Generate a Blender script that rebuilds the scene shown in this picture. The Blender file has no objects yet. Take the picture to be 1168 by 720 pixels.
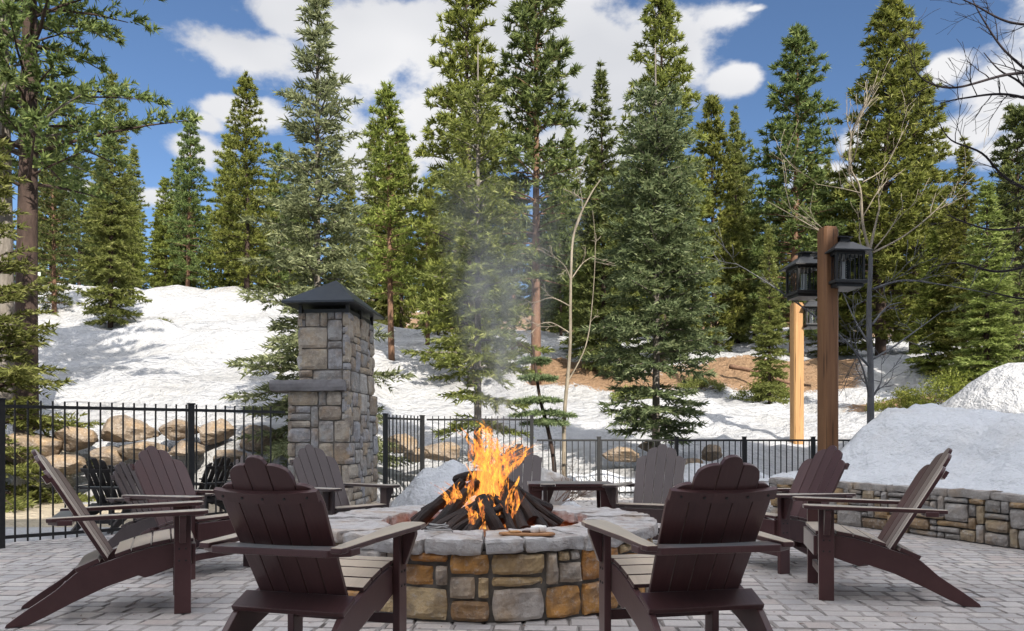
import bpy, math, random
import numpy as np
from mathutils import Vector, Matrix, noise, Quaternion

PI = math.pi
R = math.radians
SC = bpy.context.scene
COL = SC.collection
F, CX, HY, CAMZ = 850.0, 584.0, 498.0, 1.05          # focal length and principal point of the photograph, camera height


def at(px, py, d):
    return Vector(((px - CX) / F * d, d, CAMZ + (HY - py) / F * d))


# ------------------------------------------------------------------ helpers
class MB:
    """collects shapes and links them as ONE mesh object"""

    def __init__(self):
        self.v, self.f = [], []

    def add(self, vs, fs):
        b = len(self.v)
        self.v += [tuple(p) for p in vs]
        self.f += [tuple(i + b for i in f) for f in fs]

    def box(self, c, s, m=None):
        x, y, z = s[0] / 2, s[1] / 2, s[2] / 2
        vs = [Vector((a * x, b * y, d * z)) for d in (-1, 1) for a, b in ((-1, -1), (1, -1), (1, 1), (-1, 1))]
        vs = [(m @ p if m else p) + Vector(c) for p in vs]
        self.add(vs, [(3, 2, 1, 0), (4, 5, 6, 7), (0, 1, 5, 4), (1, 2, 6, 5), (2, 3, 7, 6), (3, 0, 4, 7)])

    def prism(self, poly, fn, t0, t1):
        """polygon (a, b) extruded from t0 to t1; fn(a, b, t) -> point"""
        n = len(poly)
        vs = [fn(a, b, t0) for a, b in poly] + [fn(a, b, t1) for a, b in poly]
        fs = [tuple(range(n))[::-1], tuple(range(n, 2 * n))]
        fs += [(i, (i + 1) % n, n + (i + 1) % n, n + i) for i in range(n)]
        self.add(vs, fs)

    def tube(self, pts, rad, n=8, cap=True):
        pts = [Vector(p) for p in pts]
        if not hasattr(rad, '__len__'):
            rad = [rad] * len(pts)
        ref = Vector((0.3, 0.2, 1)).normalized()
        vs = []
        u = None
        for i, p in enumerate(pts):
            t = (pts[min(i + 1, len(pts) - 1)] - pts[max(i - 1, 0)])
            t = t.normalized() if t.length > 1e-9 else Vector((0, 0, 1))
            if u is None:
                u = t.cross(ref)
                if u.length < .05:
                    u = t.cross(Vector((1, 0, 0)))
            u = (u - t * u.dot(t)).normalized()
            w = t.cross(u)
            for k in range(n):
                a = 2 * PI * k / n
                vs.append(p + (u * math.cos(a) + w * math.sin(a)) * rad[i])
        fs = []
        for i in range(len(pts) - 1):
            for k in range(n):
                a, b = i * n + k, i * n + (k + 1) % n
                fs.append((a, b, b + n, a + n))
        if cap:
            fs.append(tuple(range(n))[::-1])
            fs.append(tuple(range((len(pts) - 1) * n, len(pts) * n)))
        self.add(vs, fs)

    def lathe(self, prof, c, n=24, m=None):
        vs, fs = [], []
        for r, z in prof:
            for k in range(n):
                a = 2 * PI * k / n
                p = Vector((r * math.cos(a), r * math.sin(a), z))
                vs.append((m @ p if m else p) + Vector(c))
        for i in range(len(prof) - 1):
            for k in range(n):
                a, b = i * n + k, i * n + (k + 1) % n
                fs.append((a, b, b + n, a + n))
        fs.append(tuple(range(n))[::-1])
        fs.append(tuple(range((len(prof) - 1) * n, len(prof) * n)))
        self.add(vs, fs)

    def build(self, name, mat, parent=None, smooth=False, bevel=0.0):
        me = bpy.data.meshes.new(name)
        me.from_pydata(self.v, [], self.f)
        me.materials.append(mat)
        if smooth:
            me.polygons.foreach_set('use_smooth', [True] * len(me.polygons))
        me.update()
        o = bpy.data.objects.new(name, me)
        COL.objects.link(o)
        o.parent = parent
        if bevel:
            b = o.modifiers.new('bevel', 'BEVEL')
            b.width, b.segments, b.limit_method = bevel, 2, 'ANGLE'
        return o


def np_mesh(name, v, f, mat, parent=None, smooth=False):
    """v (n,3) array, f (m,k) array of equal sided faces"""
    me = bpy.data.meshes.new(name)
    m, k = f.shape
    me.vertices.add(len(v))
    me.vertices.foreach_set('co', np.asarray(v, np.float32).ravel())
    me.loops.add(m * k)
    me.loops.foreach_set('vertex_index', f.astype(np.int32).ravel())
    me.polygons.add(m)
    me.polygons.foreach_set('loop_start', np.arange(0, m * k, k, dtype=np.int32))
    me.polygons.foreach_set('use_smooth', np.full(m, smooth))
    me.materials.append(mat)
    me.update(calc_edges=True)
    me.validate()
    o = bpy.data.objects.new(name, me)
    COL.objects.link(o)
    o.parent = parent
    return o


def empty(name, loc=(0, 0, 0), rz=0.0):
    o = bpy.data.objects.new(name, None)
    o.empty_display_size = .1
    COL.objects.link(o)
    o.location = loc
    o.rotation_euler = (0, 0, rz)
    return o


def tag(o, label=None, cat=None, group=None, kind=None):
    for k, v in (('label', label), ('category', cat), ('group', group), ('kind', kind)):
        if v:
            o[k] = v
    return o


def copy_tree(o, parent=None):
    c = o.copy()
    COL.objects.link(c)
    c.parent = parent
    for k in ('label', 'group'):
        if parent is None and k in c:
            del c[k]
    for ch in list(o.children):
        copy_tree(ch, c)
    return c


def fbm(p, s=1.0, o=4):
    return noise.fractal(Vector(p) * s, 1.0, 2.0, o)


def sstep(a, b, x):
    t = np.clip((x - a) / (b - a), 0, 1)
    return t * t * (3 - 2 * t)


# ------------------------------------------------------------------ materials
class NT:
    def __init__(self, name):
        self.m = bpy.data.materials.new(name)
        self.m.use_nodes = True
        self.t = self.m.node_tree
        self.b = self.t.nodes.get('Principled BSDF')
        self.out = self.t.nodes.get('Material Output')

    def n(self, typ, **kw):
        nd = self.t.nodes.new(typ)
        for k, v in kw.items():
            if k in ('op',):
                nd.operation = v
            elif hasattr(nd, k) and not k[0].isupper():
                setattr(nd, k, v)
            else:
                nd.inputs[k.replace('_', ' ')].default_value = v
        return nd

    def l(self, a, b):
        self.t.links.new(a, b)

    def ramp(self, fac, stops, interp='LINEAR'):
        r = self.t.nodes.new('ShaderNodeValToRGB')
        r.color_ramp.interpolation = interp
        e = r.color_ramp.elements
        while len(e) < len(stops):
            e.new(0.5)
        for i, (p, c) in enumerate(stops):
            e[i].position = p
            e[i].color = (*c, 1) if len(c) == 3 else c
        self.l(fac, r.inputs[0])
        return r.outputs[0]

    def noise(self, scale, detail=4, rough=.55, coord='Object', dist=0.0, stretch=None):
        tc = self.t.nodes.new('ShaderNodeTexCoord')
        nz = self.t.nodes.new('ShaderNodeTexNoise')
        nz.inputs['Scale'].default_value = scale
        nz.inputs['Detail'].default_value = detail
        nz.inputs['Roughness'].default_value = rough
        nz.inputs['Distortion'].default_value = dist
        src = tc.outputs[coord]
        if stretch:
            mp = self.t.nodes.new('ShaderNodeMapping')
            mp.inputs['Scale'].default_value = stretch
            self.l(src, mp.inputs[0])
            src = mp.outputs[0]
        self.l(src, nz.inputs[0])
        return nz.outputs[0]

    def mix(self, fac, a, b, mode='MIX'):
        mx = self.t.nodes.new('ShaderNodeMix')
        mx.data_type, mx.blend_type = 'RGBA', mode
        for s, v in ((0, fac), (6, a), (7, b)):
            if hasattr(v, 'is_output'):
                self.l(v, mx.inputs[s])
            else:
                mx.inputs[s].default_value = v if s == 0 else (*v, 1)
        return mx.outputs[2]

    def math(self, op, a, b=0.0, clamp=False):
        m = self.t.nodes.new('ShaderNodeMath')
        m.operation, m.use_clamp = op, clamp
        for i, v in ((0, a), (1, b)):
            if hasattr(v, 'is_output'):
                self.l(v, m.inputs[i])
            else:
                m.inputs[i].default_value = v
        return m.outputs[0]

    def bump(self, h, strength=.4, dist=.02):
        b = self.t.nodes.new('ShaderNodeBump')
        b.inputs['Strength'].default_value = strength
        b.inputs['Distance'].default_value = dist
        self.l(h, b.inputs['Height'])
        self.l(b.outputs[0], self.b.inputs['Normal'])

    def island(self):
        return self.t.nodes.new('ShaderNodeNewGeometry').outputs['Random Per Island']

    def base(self, c):
        if hasattr(c, 'is_output'):
            self.l(c, self.b.inputs['Base Color'])
        else:
            self.b.inputs['Base Color'].default_value = (*c, 1)

    def rough(self, r, spec=.4):
        if hasattr(r, 'is_output'):
            self.l(r, self.b.inputs['Roughness'])
        else:
            self.b.inputs['Roughness'].default_value = r
        self.b.inputs['Specular IOR Level'].default_value = spec


def mat_stone(name, stops, dark=(.16, .13, .11), speck=14, rough=.8):
    t = NT(name)
    base = t.ramp(t.island(), stops, 'CONSTANT')
    n1 = t.noise(7, 5, .65)
    n2 = t.noise(26, 5, .7)
    n3 = t.noise(3.2, 3, .6)
    c = t.mix(t.ramp(n1, [(.42, (0, 0, 0)), (.68, (.75, .75, .75))]), base, dark)
    c = t.mix(t.ramp(n3, [(.5, (0, 0, 0)), (.72, (.55, .55, .55))]), c, (.42, .27, .13))
    c = t.mix(t.ramp(n2, [(.52, (0, 0, 0)), (.75, (.5, .5, .5))]), c, (.55, .53, .5))
    t.base(c)
    t.rough(rough, .3)
    t.bump(t.math('ADD', n2, n1), .7, .02)
    return t.m


GREY, LAV, TAN, RUST, BRN, CHAR = (.36, .34, .32), (.44, .41, .42), (.46, .35, .22), (.44, .20, .06), (.25, .17, .11), (.14, .13, .13)
M = {}
M['ring_stone'] = mat_stone('ring stone', [(0, (.44, .36, .28)), (.14, (.50, .37, .21)), (.3, (.50, .25, .075)), (.47, (.47, .42, .38)), (.57, (.34, .20, .10)), (.67, (.50, .36, .19)), (.8, (.42, .37, .32)), (.87, (.46, .21, .06))])
M['cap_stone'] = mat_stone('cap stone', [(0, (.46, .44, .42)), (.25, (.45, .38, .30)), (.42, (.40, .385, .37)), (.62, (.52, .47, .42)), (.82, (.42, .31, .20)), (.9, (.47, .45, .44))], dark=(.24, .19, .16))
M['wall_stone'] = mat_stone('wall stone', [(0, (.28, .26, .24)), (.2, (.23, .215, .195)), (.38, (.36, .28, .18)), (.5, (.34, .315, .29)), (.62, (.20, .14, .09)), (.75, (.26, .25, .235)), (.88, (.33, .22, .11))])
M['chimney_stone'] = mat_stone('chimney stone', [(0, (.29, .28, .265)), (.2, (.42, .365, .295)), (.35, (.34, .335, .34)), (.5, (.30, .245, .19)), (.62, (.40, .34, .26)), (.76, (.36, .35, .335)), (.9, (.44, .41, .37))])
M['boulder'] = mat_stone('boulder', [(0, (.25, .215, .175)), (.35, (.22, .17, .125)), (.7, (.27, .245, .22))], dark=(.07, .06, .052))
M['pale_boulder'] = mat_stone('pale boulder', [(0, (.6, .57, .54))], dark=(.34, .3, .27))


def simple(name, c, rough=.6, nscale=0, c2=None, bump=.0, spec=.4, metal=0.0, stretch=None, isl=None):
    t = NT(name)
    col = None
    if nscale:
        nz = t.noise(nscale, 5, .6, stretch=stretch)
        col = t.mix(t.ramp(nz, [(.3, (0, 0, 0)), (.7, (1, 1, 1))]), c, c2 or c)
        if bump:
            t.bump(nz, bump, .01)
    if isl:
        col = t.mix(t.math('MULTIPLY', t.island(), 1.0), col if col is not None else c, isl)
    t.base(col if col is not None else c)
    t.rough(rough, spec)
    t.b.inputs['Metallic'].default_value = metal
    return t.m


M['mortar'] = simple('mortar', (.17, .15, .13), .95, 20, (.09, .08, .07), .4)


def mat_plank(name, c, c2, rough=.34):
    t = NT(name)
    nz = t.noise(9, 5, .65, stretch=(1, 9, 1))
    n2 = t.noise(2.1, 3, .5)
    n3 = t.noise(60, 3, .6)
    col = t.mix(t.ramp(nz, [(.3, (0, 0, 0)), (.75, (1, 1, 1))]), c, c2)
    col = t.mix(t.ramp(n2, [(.45, (0, 0, 0)), (.75, (.35, .35, .35))]), col, tuple(x * 1.9 for x in c2))
    col = t.mix(t.math('MULTIPLY', t.island(), .35), col, tuple(x * .55 for x in c))
    t.base(col)
    t.rough(t.ramp(n2, [(.3, (rough - .04,) * 3), (.7, (rough + .14,) * 3)]), .4)
    t.b.inputs['Sheen Weight'].default_value = 1.0
    t.b.inputs['Sheen Roughness'].default_value = .27
    t.b.inputs['Sheen Tint'].default_value = (1.0, .93, .82, 1)
    t.bump(t.math('ADD', nz, t.math('MULTIPLY', n3, .5)), .12, .004)
    return t.m


M['plum'] = mat_plank('plum recycled lumber', (.058, .023, .024), (.076, .033, .033))
M['plum_grey'] = mat_plank('grey and sky tinted lumber', (.058, .040, .040), (.075, .055, .054))  # on the far plum chairs this grey puts sky reflection into the colour
M['sky_glare'] = mat_plank('sky glare board face', (.50, .40, .295), (.60, .49, .375))  # cream copy of the plum boards, sky glare put into the colour
M['dark_lumber'] = mat_plank('dark lumber', (.014, .011, .011), (.022, .017, .017), .5)
M['iron'] = simple('black painted iron', (.012, .012, .013), .45, 30, (.02, .02, .02), .1)
M['roof_metal'] = simple('dark slate metal', (.03, .034, .042), .42, 8, (.045, .05, .058), .1, metal=.3)
M['slab'] = simple('slab stone', (.24, .23, .235), .85, 9, (.15, .14, .14), .5)
def mat_coals():
    t = NT('ash and coals')
    n1 = t.noise(9, 5, .7)
    n2 = t.noise(30, 5, .6)
    t.base(t.mix(t.ramp(n2, [(.35, (0, 0, 0)), (.65, (1, 1, 1))]), (.02, .018, .017), (.16, .145, .135)))
    t.rough(.95, .1)
    t.bump(n2, .8, .02)
    t.l(t.ramp(n1, [(.5, (0, 0, 0)), (.62, (1.0, .16, .02)), (.72, (1.0, .4, .06))]), t.b.inputs['Emission Color'])
    t.b.inputs['Emission Strength'].default_value = .9
    return t.m


M['coals'] = mat_coals()
M['ash'] = simple('ash bed', (.10, .085, .075), .95, 30, (.03, .028, .027), .8)


def mat_log():
    t = NT('charred bark')
    nz = t.noise(16, 6, .7, stretch=(1, 1, .35))
    n2 = t.noise(5, 3, .6)
    c = t.mix(t.ramp(nz, [(.35, (0, 0, 0)), (.7, (1, 1, 1))]), (.010, .008, .008), (.052, .034, .028))
    c = t.mix(t.ramp(n2, [(.55, (0, 0, 0)), (.8, (.6, .6, .6))]), c, (.17, .15, .145))
    t.base(c)
    t.rough(.75, .35)
    t.bump(nz, .9, .02)
    return t.m


M['log'] = mat_log()


def mat_paver():
    t = NT('tumbled concrete paver')
    c = t.ramp(t.island(), [(0, (.43, .40, .385)), (.25, (.53, .485, .455)), (.45, (.38, .36, .355)), (.6, (.56, .505, .46)), (.8, (.47, .445, .435)), (.92, (.46, .395, .36))], 'LINEAR')
    n1 = t.noise(1.1, 5, .6, coord='Object')
    n2 = t.noise(55, 4, .7, coord='Object')
    c = t.mix(t.ramp(n1, [(.45, (0, 0, 0)), (.7, (.5, .5, .5))]), c, (.17, .16, .16))
    c = t.mix(t.ramp(n2, [(.5, (0, 0, 0)), (.75, (.45, .45, .45))]), c, (.15, .14, .135))
    damp = t.noise(.55, 5, .65, dist=.6)
    c = t.mix(t.ramp(damp, [(.55, (0, 0, 0)), (.66, (.5, .5, .5))]), c, (.20, .185, .18))
    t.base(c)
    t.rough(t.ramp(n1, [(.3, (.45,) * 3), (.7, (.7,) * 3)]), .6)
    t.bump(n2, .35, .01)
    return t.m


M['paver'] = mat_paver()
M['paver_edge'] = simple('dirty paver edge', (.37, .34, .32), .9, 40, (.29, .265, .25), .3)
M['joint'] = simple('joint sand', (.20, .18, .165), .95, 60, (.11, .10, .095), .3)


def mat_timber(name, a, b, d):
    t = NT(name)
    nz = t.noise(7, 5, .65, stretch=(2.2, 2.2, .12))
    n2 = t.noise(1.3, 3, .5, stretch=(1, 1, .4))
    c = t.mix(t.ramp(nz, [(.3, (0, 0, 0)), (.7, (1, 1, 1))]), a, b)
    c = t.mix(t.ramp(n2, [(.45, (0, 0, 0)), (.75, (.5, .5, .5))]), c, d)
    crack = t.noise(3.1, 3, .6, stretch=(9, 9, .22))
    c = t.mix(t.ramp(crack, [(.60, (0, 0, 0)), (.66, (.8,) * 3)]), c, tuple(x * .35 for x in d))
    t.base(c)
    t.rough(.6, .3)
    t.bump(nz, .3, .01)
    return t.m


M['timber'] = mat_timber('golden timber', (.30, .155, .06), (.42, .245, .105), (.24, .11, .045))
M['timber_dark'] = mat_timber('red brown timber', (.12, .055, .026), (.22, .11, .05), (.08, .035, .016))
M['oak_board'] = simple('oiled board', (.42, .22, .10), .5, 8, (.30, .14, .06), .1, stretch=(1, 8, 1))
M['marshmallow'] = simple('marshmallow', (.85, .82, .78), .7, 20, (.8, .77, .72), .1)
M['chocolate'] = simple('chocolate', (.06, .022, .012), .4)
M['cracker'] = simple('cracker', (.50, .28, .12), .8, 60, (.4, .2, .08), .3)
M['wire'] = simple('grey wire', (.34, .33, .32), .4, metal=.5)
M['candle'] = simple('frosted lamp', (.85, .85, .83), .5)
M['sign_board'] = simple('pale sign', (.62, .68, .62), .5)


def mat_glass():
    t = NT('lantern glass')
    t.base((.75, .77, .78))
    t.rough(.05, .5)
    t.b.inputs['Transmission Weight'].default_value = 1.0
    t.b.inputs['IOR'].default_value = 1.05
    return t.m


M['glass'] = mat_glass()


def mat_snow(name, tint=(.57, .58, .60), dirt=(.5, .46, .41), amount=.4):
    t = NT(name)
    n1 = t.noise(.9, 6, .62)
    n2 = t.noise(2.6, 4, .55)
    n3 = t.noise(17, 4, .6)
    n4 = t.noise(48, 2, .5)
    c = t.mix(t.ramp(n1, [(.5, (0, 0, 0)), (.8, (amount,) * 3)]), tint, dirt)
    c = t.mix(t.ramp(n4, [(.66, (0, 0, 0)), (.74, (.55,) * 3)]), c, (.22, .19, .15))
    t.base(c)
    t.rough(.7, .3)
    t.b.inputs['Subsurface Weight'].default_value = 0.0
    t.bump(t.math('ADD', t.math('MULTIPLY', n2, 2.2), t.math('MULTIPLY', n3, .5)), .8, .09)
    return t.m


M['snow'] = mat_snow('old snow')
M['bank_snow'] = mat_snow('bank snow', amount=.5)


def mat_bark(name, a, b, s=1.0):
    t = NT(name)
    nz = t.noise(11 * s, 5, .7, stretch=(1, 1, .25))
    n2 = t.noise(2.0, 3, .6)
    c = t.mix(t.ramp(nz, [(.35, (0, 0, 0)), (.68, (1, 1, 1))]), a, b)
    c = t.mix(t.ramp(n2, [(.5, (0, 0, 0)), (.75, (.4, .4, .4))]), c, tuple(x * 1.3 for x in b))
    t.base(c)
    t.rough(.9, .2)
    t.bump(nz, .9, .03)
    return t.m


M['bark_dark'] = mat_bark('dark bark', (.035, .024, .02), (.075, .05, .04))
M['bark_red'] = mat_bark('red brown bark', (.10, .055, .035), (.22, .13, .085))
M['bark_grey'] = mat_bark('grey bark', (.11, .095, .08), (.22, .195, .17))
M['bark_aspen'] = mat_bark('pale bark', (.15, .125, .095), (.31, .265, .20))
M['bark_shaded'] = mat_bark('smooth shaded bark', (.075, .075, .08), (.14, .14, .145))  # dark bark of the snow bank tree, shade put into the colour
M['twig_dark'] = mat_bark('bare dark twig', (.018, .014, .016), (.04, .032, .034))


def mat_leaf(name, a, b, tip, dark=.68):
    t = NT(name)
    isl = t.island()
    oi = t.t.nodes.new('ShaderNodeObjectInfo').outputs['Random']
    n1 = t.noise(.8, 3, .6)
    c = t.ramp(isl, [(0, tuple(x * dark for x in a)), (.35, a), (.75, b), (1, tip)])
    c = t.mix(t.ramp(n1, [(.4, (0, 0, 0)), (.7, (.4, .4, .4))]), c, tuple(x * .75 for x in a))
    hs = t.n('ShaderNodeHueSaturation')
    t.l(t.math('ADD', t.math('MULTIPLY', oi, .03), .485), hs.inputs['Hue'])
    t.l(t.math('ADD', t.math('MULTIPLY', oi, .5), .75), hs.inputs['Value'])
    t.l(c, hs.inputs['Color'])
    t.base(hs.outputs[0])
    t.rough(.6, .25)
    tr = t.n('ShaderNodeBsdfTranslucent')
    t.l(hs.outputs[0], tr.inputs[0])
    mx = t.n('ShaderNodeMixShader')
    mx.inputs[0].default_value = .42
    t.l(t.b.outputs[0], mx.inputs[1])
    t.l(tr.outputs[0], mx.inputs[2])
    t.l(mx.outputs[0], t.out.inputs[0])
    return t.m


M['fir_leaf'] = mat_leaf('fir needles', (.155, .185, .045), (.25, .28, .075), (.37, .38, .14))
M['blue_leaf'] = mat_leaf('blue green needles', (.135, .19, .085), (.24, .30, .135), (.37, .42, .22))
M['olive_leaf'] = mat_leaf('grey olive needles', (.165, .185, .09), (.265, .285, .145), (.40, .41, .22))
M['pine_leaf'] = mat_leaf('pine needles', (.155, .18, .038), (.26, .285, .062), (.38, .38, .11))
M['dark_leaf'] = mat_leaf('dark pine needles', (.10, .13, .042), (.175, .215, .065), (.28, .30, .10))
M['shrub_leaf'] = mat_leaf('shrub leaves', (.14, .17, .025), (.24, .27, .048), (.34, .35, .09))


# ------------------------------------------------------------------ world, sun, camera
SUN_AZ, SUN_EL = 155.0, 35.0
CLOUD_L = 6.3


def build_world():
    w = bpy.data.worlds.new('World')
    SC.world = w
    w.use_nodes = True
    t = w.node_tree
    bg = t.nodes['Background']
    nt = NT.__new__(NT)
    nt.t = t
    sk = t.nodes.new('ShaderNodeTexSky')
    sk.sky_type = 'NISHITA'
    sk.sun_disc = False
    sk.sun_elevation, sk.sun_rotation = R(SUN_EL), R(SUN_AZ)
    sk.air_density, sk.dust_density, sk.ozone_density = 1.1, .05, 4.5
    sk.altitude = 1900
    tc = t.nodes.new('ShaderNodeTexCoord')
    sep = t.nodes.new('ShaderNodeSeparateXYZ')
    t.links.new(tc.outputs['Generated'], sep.inputs[0])
    X, Y, Z = sep.outputs
    az = nt.math('ARCTAN2', X, Y)
    hyp = nt.math('SQRT', nt.math('ADD', nt.math('MULTIPLY', X, X), nt.math('MULTIPLY', Y, Y)))
    el = nt.math('ARCTAN2', Z, hyp)
    # clouds: soft ellipses in azimuth and elevation, torn by noise of the sky direction
    def nz(scale, det, ro, stretch=(1, 1, 1.6)):
        mp = t.nodes.new('ShaderNodeMapping')
        mp.inputs['Scale'].default_value = stretch
        t.links.new(tc.outputs['Generated'], mp.inputs[0])
        n = t.nodes.new('ShaderNodeTexNoise')
        n.inputs['Scale'].default_value, n.inputs['Detail'].default_value, n.inputs['Roughness'].default_value = scale, det, ro
        t.links.new(mp.outputs[0], n.inputs[0])
        return n.outputs[0]
    n_big, n_fine = nz(5.5, 8, .58), nz(16, 7, .6)
    blobs = [  # px centre, px half sizes in the photograph, converted to sky angles
        (285, 62, 105, 50), (330, 20, 80, 40), (440, 60, 130, 95), (520, 130, 130, 105), (430, 190, 80, 70), (640, 60, 150, 110), (660, 180, 90, 60),
        (760, 50, 100, 85), (825, 20, 80, 32), (840, 88, 50, 28), (275, 128, 78, 28), (215, 165, 55, 35), (80, 215, 60, 26), (175, 225, 70, 24), (230, 140, 40, 22),
        (1075, 75, 45, 40), (1140, 110, 80, 55), (1105, 150, 75, 40), (1000, 165, 60, 28), (1150, 170, 80, 32), (860, 10, 30, 10), (950, 200, 70, 22),
    ]
    rng = random.Random(8)
    mask = None
    low = None
    def ang(px, py):
        return math.atan((px - CX) / F), math.atan((HY - py) / math.hypot(F, px - CX))
    items = []
    for px, py, hx, hy in blobs:
        a, e = ang(px, py)
        a2, e2 = ang(px + hx, py - hy)
        items.append((a, e, abs(a2 - a), abs(math.atan((HY - py + hy) / math.hypot(F, px - CX)) - e)))
    for k in range(52):                                  # the rest of the sky, unseen cloud cover thickened as fill light
        a = rng.uniform(.75, 2 * PI - .75)
        if a > PI:
            a -= 2 * PI
        items.append((a, rng.uniform(.25, 1.5), rng.uniform(.22, .5), rng.uniform(.14, .3)))
    for a, e, sa, se in items:
        u = nt.math('DIVIDE', nt.math('SUBTRACT', az, a), sa)
        v = nt.math('DIVIDE', nt.math('SUBTRACT', el, e), se)
        d = nt.math('SUBTRACT', 1.0, nt.math('SQRT', nt.math('ADD', nt.math('MULTIPLY', u, u), nt.math('MULTIPLY', v, v))))
        mask = d if mask is None else nt.math('SMOOTH_MAX', mask, d)
        if mask is not d:
            mask.node.inputs[2].default_value = .15
    m = nt.math('ADD', mask, nt.math('MULTIPLY', nt.math('SUBTRACT', n_big, .5), 2.3))
    m = nt.math('ADD', m, nt.math('MULTIPLY', nt.math('SUBTRACT', n_fine, .5), .7))
    mr = t.nodes.new('ShaderNodeMapRange')
    mr.interpolation_type = 'SMOOTHSTEP'
    mr.inputs['From Min'].default_value, mr.inputs['From Max'].default_value = .12, .50
    t.links.new(m, mr.inputs[0])
    n_soft = nz(3.1, 3, .5, (1, 1, 2.2))
    thick = nt.ramp(n_soft, [(.36, (.78, .795, .84)), (.62, (1, 1, 1.02))])
    # clouds overhead, out of view, are brightened as added fill light
    back = nt.math('ADD', nt.math('MULTIPLY', nt.math('MULTIPLY', nt.math('SUBTRACT', Z, .5, True), 2.0), 30.0), CLOUD_L)
    vm = t.nodes.new('ShaderNodeVectorMath')
    vm.operation = 'SCALE'
    t.links.new(thick, vm.inputs[0])
    t.links.new(back, vm.inputs['Scale'])
    cl = nt.mix(mr.outputs[0], sk.outputs[0], vm.outputs[0])
    t.links.new(cl, bg.inputs['Color'])
    bg.inputs['Strength'].default_value = .056


build_world()
sd = Vector((math.sin(R(SUN_AZ)) * math.cos(R(SUN_EL)), math.cos(R(SUN_AZ)) * math.cos(R(SUN_EL)), math.sin(R(SUN_EL))))
sl = bpy.data.lights.new('sun', 'SUN')
sl.energy, sl.angle, sl.color = 3.5, R(.5), (1.0, .94, .84)
so = bpy.data.objects.new('sun', sl)
COL.objects.link(so)
so.rotation_euler = sd.to_track_quat('Z', 'Y').to_euler()
so.location = sd * 60

cam = bpy.data.cameras.new('camera')
cam.sensor_width = 36
cam.lens = F / 1168 * 36
cam.shift_y = (HY - 360) / 1168
cam.clip_start, cam.clip_end = .05, 2000
co = bpy.data.objects.new('camera', cam)
co.location = (0, 0, CAMZ)
co.rotation_euler = (PI / 2, 0, 0)
COL.objects.link(co)
SC.camera = co
vs = SC.view_settings
vs.view_transform, vs.look, vs.gamma, vs.use_curve_mapping = 'Standard', 'None', 1.0, False
vs.exposure = 1.36
SC.cycles.max_bounces = 8
SC.cycles.transparent_max_bounces = 24
SC.cycles.volume_step_rate = 1.0
SC.cycles.volume_max_steps = 128


# ------------------------------------------------------------------ terrain
PATIO_Y = 12.7
WALL_LINE = [(3.42, 9.9), (3.5, 9.55), (3.85, 8.95), (4.28, 8.05), (4.58, 7.3), (4.76, 6.75), (5.05, 6.0), (5.6, 5.0), (6.4, 4.0)]


def ground_z(x, y):
    """height of the hillside (arrays)"""
    x, y = np.asarray(x, float), np.asarray(y, float)
    r = x / np.maximum(y, 1)
    left = np.interp(y, [9.6, 12.6, 13.2, 16, 20, 28, 36, 42, 46, 55, 80, 140, 320], [-.02, .05, .9, 1.7, 2.8, 4.9, 7.2, 9.2, 9.9, 10.2, 13, 24, 60])
    mid = np.interp(y, [9.6, 13, 16, 22, 29.5, 33.5, 38, 46, 60, 90, 140, 320], [-.03, .02, .75, 1.55, 2.6, 4.5, 5.3, 7.6, 8.6, 13, 24, 60])
    w = sstep(-.34, -.14, r)
    z = left * (1 - w) + mid * w
    big = np.sin(x * .31 + y * .17) * np.sin(y * .23 - x * .11) + .6 * np.sin(x * .73 - y * .41 + 1.3)
    z = z + big * .16 * sstep(14, 22, y)
    # ploughed berms on the left slope
    for yc, zc, wd, x0, x1 in ((24.5, .75, .9, -22, -9.5), (34.5, .7, 1.3, -33, -10), (41.5, .45, 2.6, -30, -14), (17.5, .3, .7, -10, -4)):
        z = z + zc * np.exp(-((y - yc - .6 * np.sin(x * .4)) / wd) ** 2) * sstep(x0 - 2, x0 + 2, x) * (1 - sstep(x1 - 2, x1 + 2, x)) * (.75 + .35 * np.sin(x * 1.3) * np.sin(x * .57 + 1))
    # sunlit pile behind the planter at right
    z = z + 2.2 * np.exp(-(((x - 10.6) / 3.0) ** 2 + ((y - 14.0) / 2.0) ** 2)) * (1 + .12 * np.sin(x * 2.1 + y) + .1 * np.sin(y * 3 - x))
    return z


def gz(x, y):
    return float(ground_z(x, y))


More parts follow.
